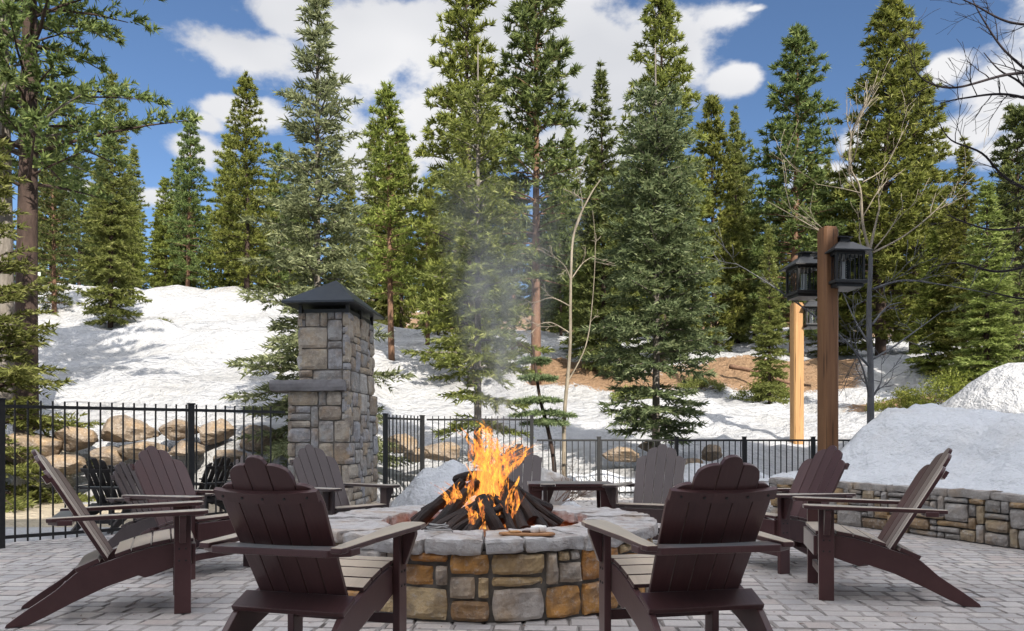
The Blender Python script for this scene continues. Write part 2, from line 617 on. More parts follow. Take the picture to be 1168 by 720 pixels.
def build_ground():
    xs = np.concatenate([-np.geomspace(40, 420, 26)[::-1], np.arange(-38, 40.1, .3), np.geomspace(42, 420, 26)])
    ys = np.concatenate([np.arange(-60, 8, 6.0), np.arange(8.4, 50, .26), np.geomspace(50.4, 320, 44)])
    X, Y = np.meshgrid(xs, ys)
    Z = ground_z(X, Y)
    nzv = np.array([fbm((a, b, 0), .55, 5) for a, b in zip(X.ravel(), Y.ravel())]).reshape(X.shape)
    nz2 = np.array([fbm((a, b, 9), 1.6, 4) for a, b in zip(X.ravel(), Y.ravel())]).reshape(X.shape)
    Z = Z + (nzv * .26 * (1 - .6 * sstep(36, 42, Y)) + nz2 * .13) * sstep(13, 16, Y)
    Z = np.where(Y < 9.5, -.06, np.where(Y < 13, np.minimum(Z, np.where(X > -9, -.05, Z)), Z))
    Z = np.where((X > -2.9) | (Y > 13), Z, np.where(Y > 9.3, np.maximum(Z, -.03), Z))
    v = np.stack([X, Y, Z], -1).reshape(-1, 3)
    ny, nx = X.shape
    i = np.arange((ny - 1) * nx).reshape(ny - 1, nx)[:, :-1].ravel()
    f = np.stack([i, i + 1, i + nx + 1, i + nx], -1)
    # where the snow has melted off: duff bank, forest floor, gravel path
    n2 = np.array([fbm((a, b, 3.3), .22, 5) for a, b in zip(X.ravel(), Y.ravel())]).reshape(X.shape)
    r = X / np.maximum(Y, 1)
    bank = np.exp(-((Y - 31.8 - n2 * 1.2) / 1.9) ** 4) * sstep(-.02, .08, r) * (1 - sstep(.42, .52, r))
    bank2 = np.exp(-((Y - 26.5) / 2.8) ** 4) * sstep(.40, .5, r) * (1 - sstep(.66, .75, r)) * .8
    forest = sstep(44, 60, Y) * .75 + .35 * sstep(-.1, .1, r) * sstep(36, 44, Y)
    dirt = np.clip(bank + bank2 + forest + n2 * .55 - .12, 0, 1) * sstep(20, 24, Y)
    path = sstep(9.0, 9.3, Y) * (1 - sstep(12.2, 12.9, Y + nzv)) * (1 - sstep(-1.5, -1.0, X))
    o = np_mesh('ground', v, f, None, smooth=True)
    o.data.materials.clear()
    for nm, arr in (('dirt', dirt), ('path', path)):
        a = o.data.attributes.new(nm, 'FLOAT', 'POINT')
        a.data.foreach_set('value', arr.ravel().astype(np.float32))
    t = NT('snowy ground')
    n1 = t.noise(.5, 6, .62)
    n2s = t.noise(2.8, 5, .6, stretch=(1, 1.3, 1.3))
    n3 = t.noise(9, 5, .62)
    n4 = t.noise(30, 4, .6)
    snow = t.mix(t.ramp(n1, [(.44, (0, 0, 0)), (.72, (.6,) * 3)]), (.50, .50, .51), (.30, .285, .26))
    snow = t.mix(t.ramp(n4, [(.62, (0, 0, 0)), (.74, (.5,) * 3)]), snow, (.30, .26, .2))
    duff = t.mix(t.ramp(n3, [(.35, (0, 0, 0)), (.65, (1, 1, 1))]), (.24, .145, .08), (.35, .225, .135))
    duff = t.mix(t.ramp(n4, [(.5, (0, 0, 0)), (.72, (.6,) * 3)]), duff, (.14, .09, .05))
    ad = t.n('ShaderNodeAttribute', attribute_name='dirt').outputs['Fac']
    ap = t.n('ShaderNodeAttribute', attribute_name='path').outputs['Fac']
    fac = t.ramp(t.math('ADD', ad, t.math('MULTIPLY', t.math('SUBTRACT', n3, .5), .9)), [(.42, (0, 0, 0)), (.56, (1, 1, 1))])
    c = t.mix(fac, snow, duff)
    grav = t.mix(t.ramp(n4, [(.35, (0, 0, 0)), (.7, (1, 1, 1))]), (.56, .48, .36), (.42, .35, .25))
    c = t.mix(t.ramp(t.math('ADD', ap, t.math('MULTIPLY', t.math('SUBTRACT', n3, .5), .5)), [(.4, (0, 0, 0)), (.6, (1, 1, 1))]), c, grav)
    t.base(c)
    t.rough(.75, .25)
    t.bump(t.math('ADD', t.math('MULTIPLY', n2s, 2.4), t.math('MULTIPLY', n4, .35)), .9, .24)
    o.data.materials.append(t.m)
    tag(o, 'snow covered hillside with brown bare earth showing through', None, None, 'structure')


build_ground()


def build_patio():
    rng = np.random.RandomState(4)
    rot = R(-3)
    cr, sr = math.cos(rot), math.sin(rot)
    V, Fc = [], []
    wl = np.array(WALL_LINE)
    y = -3.0
    while y < 13.6:
        h = rng.choice([.125, .14, .16])
        x = -13 + rng.rand() * .2
        while x < 9:
            w = rng.choice([.13, .16, .18, .22])
            cxx, cyy = x + w / 2, y + h / 2
            X, Y = cxx * cr - cyy * sr, cxx * sr + cyy * cr
            ok = Y < PATIO_Y + .15 and X > -11
            if X < -2.2 and Y > 7.0 + (X + 4.8) * .807 + .55:
                ok = False
            if Y < 9.9 and X > np.interp(-Y, -wl[:, 1], wl[:, 0]) + .25:
                ok = False
            if Y >= 9.9 and X > 6:
                ok = False
            if ok:
                g, bv = .0045, .010
                z0 = rng.randn() * .0012
                tx, ty = rng.randn(2) * .004
                j = lambda: rng.randn() * .0035
                base = len(V)
                for ins, zz in ((g, -.03), (g, z0 - .011), (g + bv, z0)):
                    for sx, sy in ((-1, -1), (1, -1), (1, 1), (-1, 1)):
                        a = sx * (w / 2 - ins) + j()
                        b = sy * (h / 2 - ins) + j()
                        px, py = cxx + a, cyy + b
                        V.append((px * cr - py * sr, px * sr + py * cr, zz + (a * tx + b * ty if zz > -.02 else 0)))
                for k in range(4):
                    k2 = (k + 1) % 4
                    Fc.append((base + k, base + k2, base + 4 + k2, base + 4 + k))
                    Fc.append((base + 4 + k, base + 4 + k2, base + 8 + k2, base + 8 + k))
                Fc.append((base + 8, base + 9, base + 10, base + 11))
            x += w
        y += h
    o = np_mesh('patio_paving', np.array(V), np.array(Fc), M['paver'])
    o.data.materials.append(M['paver_edge'])
    o.data.polygons.foreach_set('material_index', np.array([0 if k % 9 == 8 else 1 for k in range(len(Fc))], np.int32))
    o.data.update()
    tag(o, 'grey tumbled concrete pavers of the patio', None, None, 'structure')
    mb = MB()
    mb.add([(-11, -3.2, -.012), (6.4, -3.2, -.012), (6.4, 3.8, -.012), (5.1, 6.4, -.012), (4.0, 9.4, -.012), (6, 10.2, -.012), (6, 12.8, -.012), (-1.4, 12.8, -.012), (-2.0, 9.7, -.012), (-4.8, 7.35, -.012), (-11, 2.4, -.012)],
           [tuple(range(11))])
    tag(mb.build('patio_bed', M['joint']), 'sand bed between the pavers', None, None, 'structure')


build_patio()


# ------------------------------------------------------------------ stonework
def pack(L, H, cw, ch, rng, wmax=3, hmax=2):
    nx, ny = max(1, round(L / cw)), max(1, round(H / ch))
    cw, ch = L / nx, H / ny
    occ = [[0] * ny for _ in range(nx)]
    out = []
    for j in range(ny):
        for i in range(nx):
            if occ[i][j]:
                continue
            w, h = rng.randint(1, wmax), rng.randint(1, hmax)
            if h > 1 and w < 2 and rng.random() < .3:
                w = 2
            while i + w > nx or any(occ[k][j] for k in range(i, i + w)):
                w -= 1
            while j + h > ny or any(occ[k][q] for k in range(i, i + w) for q in range(j, j + h)):
                h -= 1
            for k in range(i, i + w):
                for q in range(j, j + h):
                    occ[k][q] = 1
            out.append((i * cw, j * ch, (i + w) * cw, (j + h) * ch))
    return out


def stone(mb, rect, fn, depth, rng, gap=.008, step=.035, rough=.012):
    u0, v0, u1, v1 = rect
    jt = gap * .9
    u0 += gap + rng.uniform(0, jt); v0 += gap + rng.uniform(0, jt); u1 -= gap + rng.uniform(0, jt); v1 -= gap + rng.uniform(0, jt)
    w, h = u1 - u0, v1 - v0
    if w < .02 or h < .015:
        return
    nx, ny = max(3, min(12, round(w / step))), max(3, min(10, round(h / step)))
    k = rng.uniform(.06, .2)
    sk = rng.uniform(-.12, .12)
    sk2 = rng.uniform(-.08, .08)
    dep = depth * rng.uniform(.6, 1.25)
    tilt = rng.uniform(-.12, .12), rng.uniform(-.12, .12)
    seed = rng.uniform(0, 90)
    vs, fs = [], []
    for b in range(-1, ny + 2):
        for a in range(-1, nx + 2):
            ring = a in (-1, nx + 1) or b in (-1, ny + 1)
            p, q = min(max(a, 0), nx) / nx * 2 - 1, min(max(b, 0), ny) / ny * 2 - 1
            P = p * (1 - k * q * q * .5) + sk * q * min(1, h / w) * (1 - abs(p))
            Q = q * (1 - k * p * p * .5) + sk2 * p * (1 - abs(q))
            u, v = (u0 + u1) / 2 + P * w / 2, (v0 + v1) / 2 + Q * h / 2
            n_ = fbm((u * 9 + seed, v * 9, seed), 1.0, 3)
            e = min((1 - abs(p)) * w / 2, (1 - abs(q)) * h / 2)
            if ring:
                d = -.03
            else:
                d = dep * (.45 + .55 * (1 - math.exp(-e / .006))) + n_ * rough + tilt[0] * p * w * .2 + tilt[1] * q * h * .2
                u += n_ * .004
                v += fbm((u * 14, v * 14 + seed, 5), 1.0, 2) * .005
            vs.append(fn(u, v, d))
    W = nx + 3
    for b in range(ny + 2):
        for a in range(nx + 2):
            i = b * W + a
            fs.append((i, i + 1, i + W + 1, i + W))
    mb.add(vs, fs)


def rough_block(mb, fn, lo, hi, n=(6, 4, 4), amp=.01, fscale=12, seed=0.0, rnd=.25):
    """a box of faces displaced by noise, mapped through fn(u, v, w)"""
    idx, vs, fs = {}, [], []
    def vert(i, j, k):
        key = (i, j, k)
        if key not in idx:
            a, b, c = (2 * i / n[0] - 1), (2 * j / n[1] - 1), (2 * k / n[2] - 1)
            ra = a * (1 - rnd * .5 * max(abs(b), abs(c)) ** 4) if False else a
            cut = rnd * .5
            m1 = max(0, abs(a) + abs(b) - 2 + .3) ; m2 = max(0, abs(b) + abs(c) - 2 + .3); m3 = max(0, abs(a) + abs(c) - 2 + .3)
            a -= math.copysign(cut * (m1 + m3) * .5, a) if a else 0
            b -= math.copysign(cut * (m1 + m2) * .5, b) if b else 0
            c -= math.copysign(cut * (m2 + m3) * .5, c) if c else 0
            u = lo[0] + (hi[0] - lo[0]) * (a + 1) / 2
            v = lo[1] + (hi[1] - lo[1]) * (b + 1) / 2
            w = lo[2] + (hi[2] - lo[2]) * (c + 1) / 2
            P = Vector(fn(u, v, w))
            d = Vector((fbm(P * fscale + Vector((seed, 0, 0)), 1, 3), fbm(P * fscale + Vector((0, seed + 7, 0)), 1, 3), fbm(P * fscale + Vector((0, 3, seed)), 1, 3)))
            idx[key] = len(vs)
            vs.append(P + d * amp)
        return idx[key]
    for ax in range(3):
        o1, o2 = [q for q in range(3) if q != ax]
        for side in (0, n[ax]):
            for i in range(n[o1]):
                for j in range(n[o2]):
                    q = []
                    for di, dj in ((0, 0), (1, 0), (1, 1), (0, 1)):
                        c = [0, 0, 0]
                        c[ax], c[o1], c[o2] = side, i + di, j + dj
                        q.append(vert(*c))
                    if (side == 0) == (ax != 1):
                        q = q[::-1]
                    fs.append(tuple(q))
    mb.add(vs, fs)


RING = Vector((-.18, 5.34, 0))
R_OUT, R_IN, RING_H = 1.17, .74, .468


def build_fire_pit():
    root = empty('fire_pit', RING)
    tag(root, 'round stone fire pit with a thick rough stone rim, logs burning inside', 'fire pit')
    rng = random.Random(3)
    core = MB()
    pr = [(R_IN + .03, 0), (R_OUT - .035, 0), (R_OUT - .035, .40), (R_IN + .03, .40), (R_IN + .03, 0)]
    core.lathe(pr[:-1] + [(R_IN + .03, 0.0)], (0, 0, 0), 64)
    core.f = [f for f in core.f if len(f) == 4]
    core.build('mortar_core', M['mortar'], root)
    for nm, rad, sgn in (('outer_stonework', R_OUT - .035, 1), ('inner_stonework', R_IN + .03, -1)):
        mb = MB()
        L = 2 * PI * rad
        fn = (lambda u, v, d, rad=rad, sgn=sgn: Vector(((rad + sgn * d) * math.cos(sgn * u / rad), (rad + sgn * d) * math.sin(sgn * u / rad), v)))
        for r_ in pack(L, .395, .078, .066, rng, 4, 3):
            stone(mb, r_, fn, .035, rng, .006, .02, .022)
        mb.build(nm, M['ring_stone'], root, smooth=False)
    a = 0.1
    while a < 2 * PI + .1 - .05:
        da = min(rng.uniform(.17, .36), 2 * PI + .1 - a)
        if 2 * PI + .1 - a - da < .14:
            da = 2 * PI + .1 - a
        mb = MB()
        ro = R_OUT + rng.uniform(.0, .045)
        ri = R_IN - rng.uniform(0, .05)
        fn = lambda u, v, w: Vector((v * math.cos(u), v * math.sin(u), w))
        rough_block(mb, fn, (a + .007, ri, .396 + rng.uniform(-.014, .008)), (a + da - .007, ro, RING_H + rng.uniform(-.007, .007)), (max(8, int(da * 44)), 16, 5), .0115, 10, rng.uniform(0, 50), .3)
        mb.build('capstone', M['cap_stone'], root, smooth=False)
        a += da
    bed = MB()
    n = 40
    vsb, fsb = [(0, 0, .29)], []
    for k in range(1, 9):
        for j in range(n):
            t_ = 2 * PI * j / n
            r = (R_IN + .02) * k / 8
            vsb.append((r * math.cos(t_), r * math.sin(t_), .24 + .05 * (1 - k / 8) + .02 * fbm((r * math.cos(t_) * 6, r * math.sin(t_) * 6, 0))))
    for j in range(n):
        fsb.append((0, 1 + j, 1 + (j + 1) % n))
    for k in range(7):
        for j in range(n):
            p, q = 1 + k * n + j, 1 + k * n + (j + 1) % n
            fsb.append((p, p + n, q + n, q))
    bed.add(vsb, fsb)
    bed.build('ash_bed', M['coals'], root, smooth=True)


build_fire_pit()


def seg(p0, p1, rad, name='firewood_log', n=10, label=None):
    """a rough log between two points, its own top-level thing"""
    p0, p1 = Vector(p0), Vector(p1)
    ax = (p1 - p0)
    L = ax.length
    mb = MB()
    K = 9
    s = random.Random(int(p0.x * 9999) ^ int(p1.y * 777))
    seed = s.uniform(0, 60)
    vs, fs = [], []
    for k in range(K + 1):
        z = L * k / K
        bx, by = .014 * math.sin(k * .6 + seed), .014 * math.cos(k * .45 + seed)
        for j in range(n):
            a = 2 * PI * j / n
            r = rad * (1 + .16 * fbm((math.cos(a) * 1.4 + seed, math.sin(a) * 1.4, z * 7), 1, 3)) * (1.05 - .12 * k / K)
            vs.append((bx + r * math.cos(a), by + r * math.sin(a), z))
    for k in range(K):
        for j in range(n):
            a, b = k * n + j, k * n + (j + 1) % n
            fs.append((a, b, b + n, a + n))
    fs += [tuple(range(n))[::-1], tuple(range(K * n, K * n + n))]
    mb.add(vs, fs)
    o = mb.build(name, M['log'], None, smooth=False)
    o.location = p0
    o.rotation_euler = ax.to_track_quat('Z', 'Y').to_euler()
    return o


def build_logs():
    # ends as seen over the rim: (foot px, py, d) -> (top px, py, d)
    L = [
        ((466, 612, 5.15), (527, 548, 5.30), .052, 'thick black log leaning furthest left in the fire pit, its end free of flames'),
        ((480, 612, 5.00), (547, 552, 5.25), .056, 'second black log from the left of the fire stack, just under the small side flame'),
        ((490, 612, 4.92), (552, 566, 5.15), .042, 'thin dark log low on the left of the stack, under the two long left logs'),
        ((506, 613, 4.86), (560, 563, 5.20), .046, 'dark log with scuffed bark left of the pale grey log, foot by the wire coil'),
        ((522, 614, 4.82), (562, 570, 5.1), .040, 'narrow brown log just left of the pale grey log in the fire'),
        ((538, 613, 4.82), (557, 572, 5.05), .042, 'grey ash coated log standing near the front middle of the fire'),
        ((566, 607, 4.9), (548, 566, 5.02), .058, 'stubby reddish brown log at the very front below the tallest flames'),
        ((573, 594, 5.0), (574, 548, 5.30), .044, 'upright whitened log just right of the tallest flames'),
        ((600, 606, 4.95), (580, 575, 5.2), .058, 'short thick log behind the marshmallow board'),
        ((606, 594, 5.1), (583, 553, 5.35), .055, 'thick black log slanting down right from the middle of the flames'),
        ((622, 604, 5.05), (580, 556, 5.42), .044, 'long dark log reaching furthest right, foot near the rim stones'),
        ((632, 604, 5.3), (588, 566, 5.5), .04, 'thin charred log lowest at the right side of the stack'),
        ((522, 546, 5.75), (556, 543, 5.5), .045, 'log end poking out behind the flames, almost level'),
        ((500, 578, 5.8), (558, 548, 5.5), .05, 'dark log at the back of the stack behind the left logs'),
        ((625, 580, 5.85), (572, 548, 5.5), .05, 'dark log at the back right of the stack behind the flames'),
        ((472, 596, 5.45), (536, 556, 5.4), .042, 'slim charred log behind the two longest left logs'),
        ((514, 611, 4.88), (570, 576, 5.0), .034, 'slim split log lying low across the front of the stack'),
        ((588, 607, 4.9), (566, 570, 5.1), .036, 'slim split log beside the short thick log near the board'),
        ((640, 598, 5.4), (584, 552, 5.5), .036, 'slim log outermost on the right side of the stack'),
        ((484, 585, 5.65), (552, 549, 5.5), .04, 'slim log rising at the back left of the stack'),
        ((560, 590, 5.9), (558, 545, 5.45), .05, 'log standing hidden straight behind the tall flames'),
    ]
    for f, t, r, lab in L:
        p = at(*f)
        p.z = max(p.z, .30)
        o = seg(p, at(*t), r * .8)
        tag(o, lab, 'log', 'charred logs stacked in the fire pit')


build_logs()


def build_fire():
    t = NT('flame')
    t.t.nodes.remove(t.b)
    tc = t.n('ShaderNodeTexCoord')
    at_ = t.n('ShaderNodeAttribute', attribute_name='heat').outputs['Fac']
    nz = t.noise(15, 5, .65, stretch=(1.5, 1.5, .5), dist=1.2)
    n2 = t.noise(30, 4, .65, stretch=(1.5, 1.5, .36), dist=1.0)
    h = t.math('ADD', t.math('MULTIPLY', at_, 1.15), t.math('MULTIPLY', t.math('SUBTRACT', nz, .42), 1.1))
    col = t.ramp(h, [(0.0, (.60, .16, .05)), (.16, (.9, .34, .05)), (.34, (1.0, .50, .06)), (.56, (1.0, .68, .11)), (.85, (1.0, .86, .34))])
    em = t.n('ShaderNodeEmission')
    t.l(col, em.inputs[0])
    t.l(t.ramp(h, [(0, (.75,) * 3), (.5, (1.3,) * 3), (1, (2.8,) * 3)]), em.inputs[1])
    tr = t.n('ShaderNodeBsdfTransparent')
    mx = t.n('ShaderNodeMixShader')
    al = t.math('ADD', t.math('MULTIPLY', at_, .45), t.math('MULTIPLY', t.math('SUBTRACT', n2, .47), 3.2))
    t.l(t.ramp(al, [(.0, (0.0,) * 3), (.55, (.62,) * 3)]), mx.inputs[0])
    t.l(tr.outputs[0], mx.inputs[1])
    t.l(em.outputs[0], mx.inputs[2])
    t.l(mx.outputs[0], t.out.inputs[0])
    rng = random.Random(21)
    V, Fc, H = [], [], []
    def lick(base, height, width, lean, heat, sw):
        n, K = 7, 12
        b = len(V)
        ph, ph2 = rng.uniform(0, 6), rng.uniform(0, 6)
        for k in range(K + 1):
            s = k / K
            w = width * (math.sin(PI * min(1, s * .8 + .2)) ** .8) * (1 - s * .55) + .002
            c = base + Vector((lean.x * s ** 1.4 + sw * math.sin(s * 5.5 + ph) * s, lean.y * s + sw * math.cos(s * 4.5 + ph2) * s, height * s))
            for j in range(n):
                a = 2 * PI * j / n + s * 2.2 + ph
                rr = w * (1 + .5 * fbm((math.cos(a) * 2 + ph * 9, math.sin(a) * 2, s * 6), 1, 2))
                V.append(c + Vector((rr * math.cos(a), rr * math.sin(a) * .8, 0)))
                H.append(max(0, heat * (1 - s * .6) + .12))
        for k in range(K):
            for j in range(n):
                p, q = b + k * n + j, b + k * n + (j + 1) % n
                Fc.append((p, q, q + n, p + n))
    def cluster(px, py, d, h, spread, cnt, w, lean, heat, sw=.03):
        c = at(px, py, d)
        for _ in range(cnt):
            o = Vector((rng.gauss(0, spread), rng.gauss(0, spread * .8), rng.uniform(-.03, .05)))
            lick(c + o, h * rng.uniform(.45, 1.0), w * rng.uniform(.5, 1.2), Vector((lean + rng.gauss(0, .05), rng.gauss(0, .05), 0)), heat * rng.uniform(.7, 1.15), sw)
    cluster(556, 592, 5.2, .38, .078, 44, .032, .0, 1.0)
    cluster(560, 562, 5.25, .40, .047, 40, .027, -.03, .85, .04)
    cluster(554, 532, 5.3, .27, .04, 30, .019, -.02, .7, .05)
    cluster(552, 505, 5.3, .14, .03, 8, .015, .0, .5, .03)
    cluster(575, 535, 5.3, .22, .04, 20, .012, .14, .55, .05)
    cluster(585, 522, 5.3, .07, .03, 8, .012, .12, .5, .03)
    cluster(522, 578, 5.15, .17, .035, 10, .022, -.03, .8, .03)
    cluster(542, 600, 5.0, .22, .05, 12, .024, .0, .75, .03)
    cluster(578, 598, 5.05, .3, .02, 5, .014, .02, .8, .02)
    o = np_mesh('fire', np.array([tuple(p) for p in V]), np.array(Fc), t.m, smooth=True)
    a = o.data.attributes.new('heat', 'FLOAT', 'POINT')
    a.data.foreach_set('value', np.array(H, np.float32))
    tag(o, 'tall orange and yellow flames rising from the stacked logs', 'fire')


build_fire()


def build_smoke():
    # a leaning cone of thin smoke above the flames
    mb = MB()
    h = 2.1
    mb.lathe([(.08, 0), (.19, .25), (.38, .8), (.58, 1.4), (.74, 1.9), (.6, h)], (0, 0, 0), 20)
    t = NT('smoke')
    t.t.nodes.remove(t.b)
    o = mb.build('smoke', t.m, None)
    o.location = at(560, 512, 5.35)
    o.rotation_euler = (0, R(5), 0)
    tc = t.n('ShaderNodeTexCoord')
    sp = t.n('ShaderNodeSeparateXYZ')
    t.l(tc.outputs['Object'], sp.inputs[0])
    nz = t.noise(2.6, 5, .6, stretch=(1.5, 1.5, .65), dist=1.1)
    rr = t.math('SQRT', t.math('ADD', t.math('MULTIPLY', sp.outputs[0], sp.outputs[0]), t.math('MULTIPLY', sp.outputs[1], sp.outputs[1])))
    rad = t.math('ADD', t.math('MULTIPLY', sp.outputs[2], .33), .09)
    fall = t.math('SUBTRACT', 1.0, t.math('DIVIDE', rr, rad), True)
    fz = t.math('MULTIPLY', t.math('POWER', t.math('SUBTRACT', 1.0, t.math('DIVIDE', sp.outputs[2], h), True), 1.6), t.math('DIVIDE', sp.outputs[2], .3, True))
    dn = t.ramp(nz, [(.42, (0, 0, 0)), (.72, (1, 1, 1))])
    den = t.math('MULTIPLY', t.math('MULTIPLY', fall, fz), dn)
    pv = t.n('ShaderNodeVolumePrincipled')
    pv.inputs['Color'].default_value = (.97, .97, .97, 1)
    t.l(t.math('MULTIPLY', den, 13.0), pv.inputs['Density'])
    t.l(pv.outputs[0], t.out.inputs['Volume'])
    tag(o, 'thin pale wood smoke drifting up from the fire', 'smoke', None, 'stuff')


build_smoke()


# board with marshmallows and a coil of wire on the rim
def build_rim_items():
    p = at(601, 604, 4.32)
    p.z = RING_H + .012
    b = MB()
    pts = [(-.165, .0), (-.14, -.035), (-.05, -.06), (.06, -.065), (.14, -.05), (.165, -.01), (.15, .035), (.05, .055), (-.08, .05), (-.145, .03)]
    b.prism(pts, lambda a, c, t: Vector((a, c, t)), 0, .014)
    o = b.build('serving_board', M['oak_board'], None, bevel=.004)
    o.location = p
    o.rotation_euler = (0, 0, R(-4))
    tag(o, 'small oval wooden serving board on the stone rim', 'board')
    for k, (dx, dy, rz) in enumerate(((.045, -.01, 8), (.09, .008, -14), (.068, .034, 30))):
        mm = MB()
        mm.lathe([(.0, 0), (.02, 0.0), (.0245, .005), (.025, .03), (.022, .037), (.0, .038)], (0, 0, 0), 14)
        mo = mm.build('marshmallow', M['marshmallow'], None, smooth=True)
        mo.location = p + Vector((dx, dy, .0145))
        mo.rotation_euler = (0, 0, R(rz))
        tag(mo, ['white marshmallow at the front left of the little heap on the board', 'white marshmallow furthest right on the serving board', 'white marshmallow at the back between two others on the board'][k], 'marshmallow', 'marshmallows on the serving board')
    c = MB()
    c.box((0, 0, .005), (.06, .055, .008))
    co_ = c.build('graham_cracker', M['cracker'], None, bevel=.002)
    co_.location = p + Vector((-.07, -.005, .0145))
    co_.rotation_euler = (0, 0, .3)
    tag(co_, 'brown square cracker on the left half of the board', 'cracker')
    c = MB()
    c.box((0, 0, .004), (.05, .045, .008))
    co_ = c.build('chocolate_piece', M['chocolate'], None, bevel=.002)
    co_.location = p + Vector((.0, .01, .0145))
    co_.rotation_euler = (0, 0, -.25)
    tag(co_, 'dark chocolate square in the middle of the board', 'chocolate')
    q = at(500, 604, 4.47)
    w = MB()
    pts = []
    for k in range(90):
        a = k * .21
        r = .085 - k * .0004 + .004 * math.sin(k * .9)
        pts.append((r * math.cos(a), r * math.sin(a) * .8, .006 + .0006 * k + .004 * math.sin(a * 1.7)))
    w.tube(pts, .004, 6)
    wo = w.build('wire_coil', M['wire'], None, smooth=True)
    wo.location = (q.x, q.y, RING_H + .004)
    tag(wo, 'loose coil of grey wire lying on the rim left of the board', 'wire coil')


build_rim_items()


# ------------------------------------------------------------------ adirondack chairs
def paint_glare(o, skip=.75):
    """paints sky glare on the upper faces of lying boards, using sky_glare"""
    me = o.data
    me.materials.append(M['sky_glare'])
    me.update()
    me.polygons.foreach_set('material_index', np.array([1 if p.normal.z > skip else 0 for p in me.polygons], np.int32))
    return o


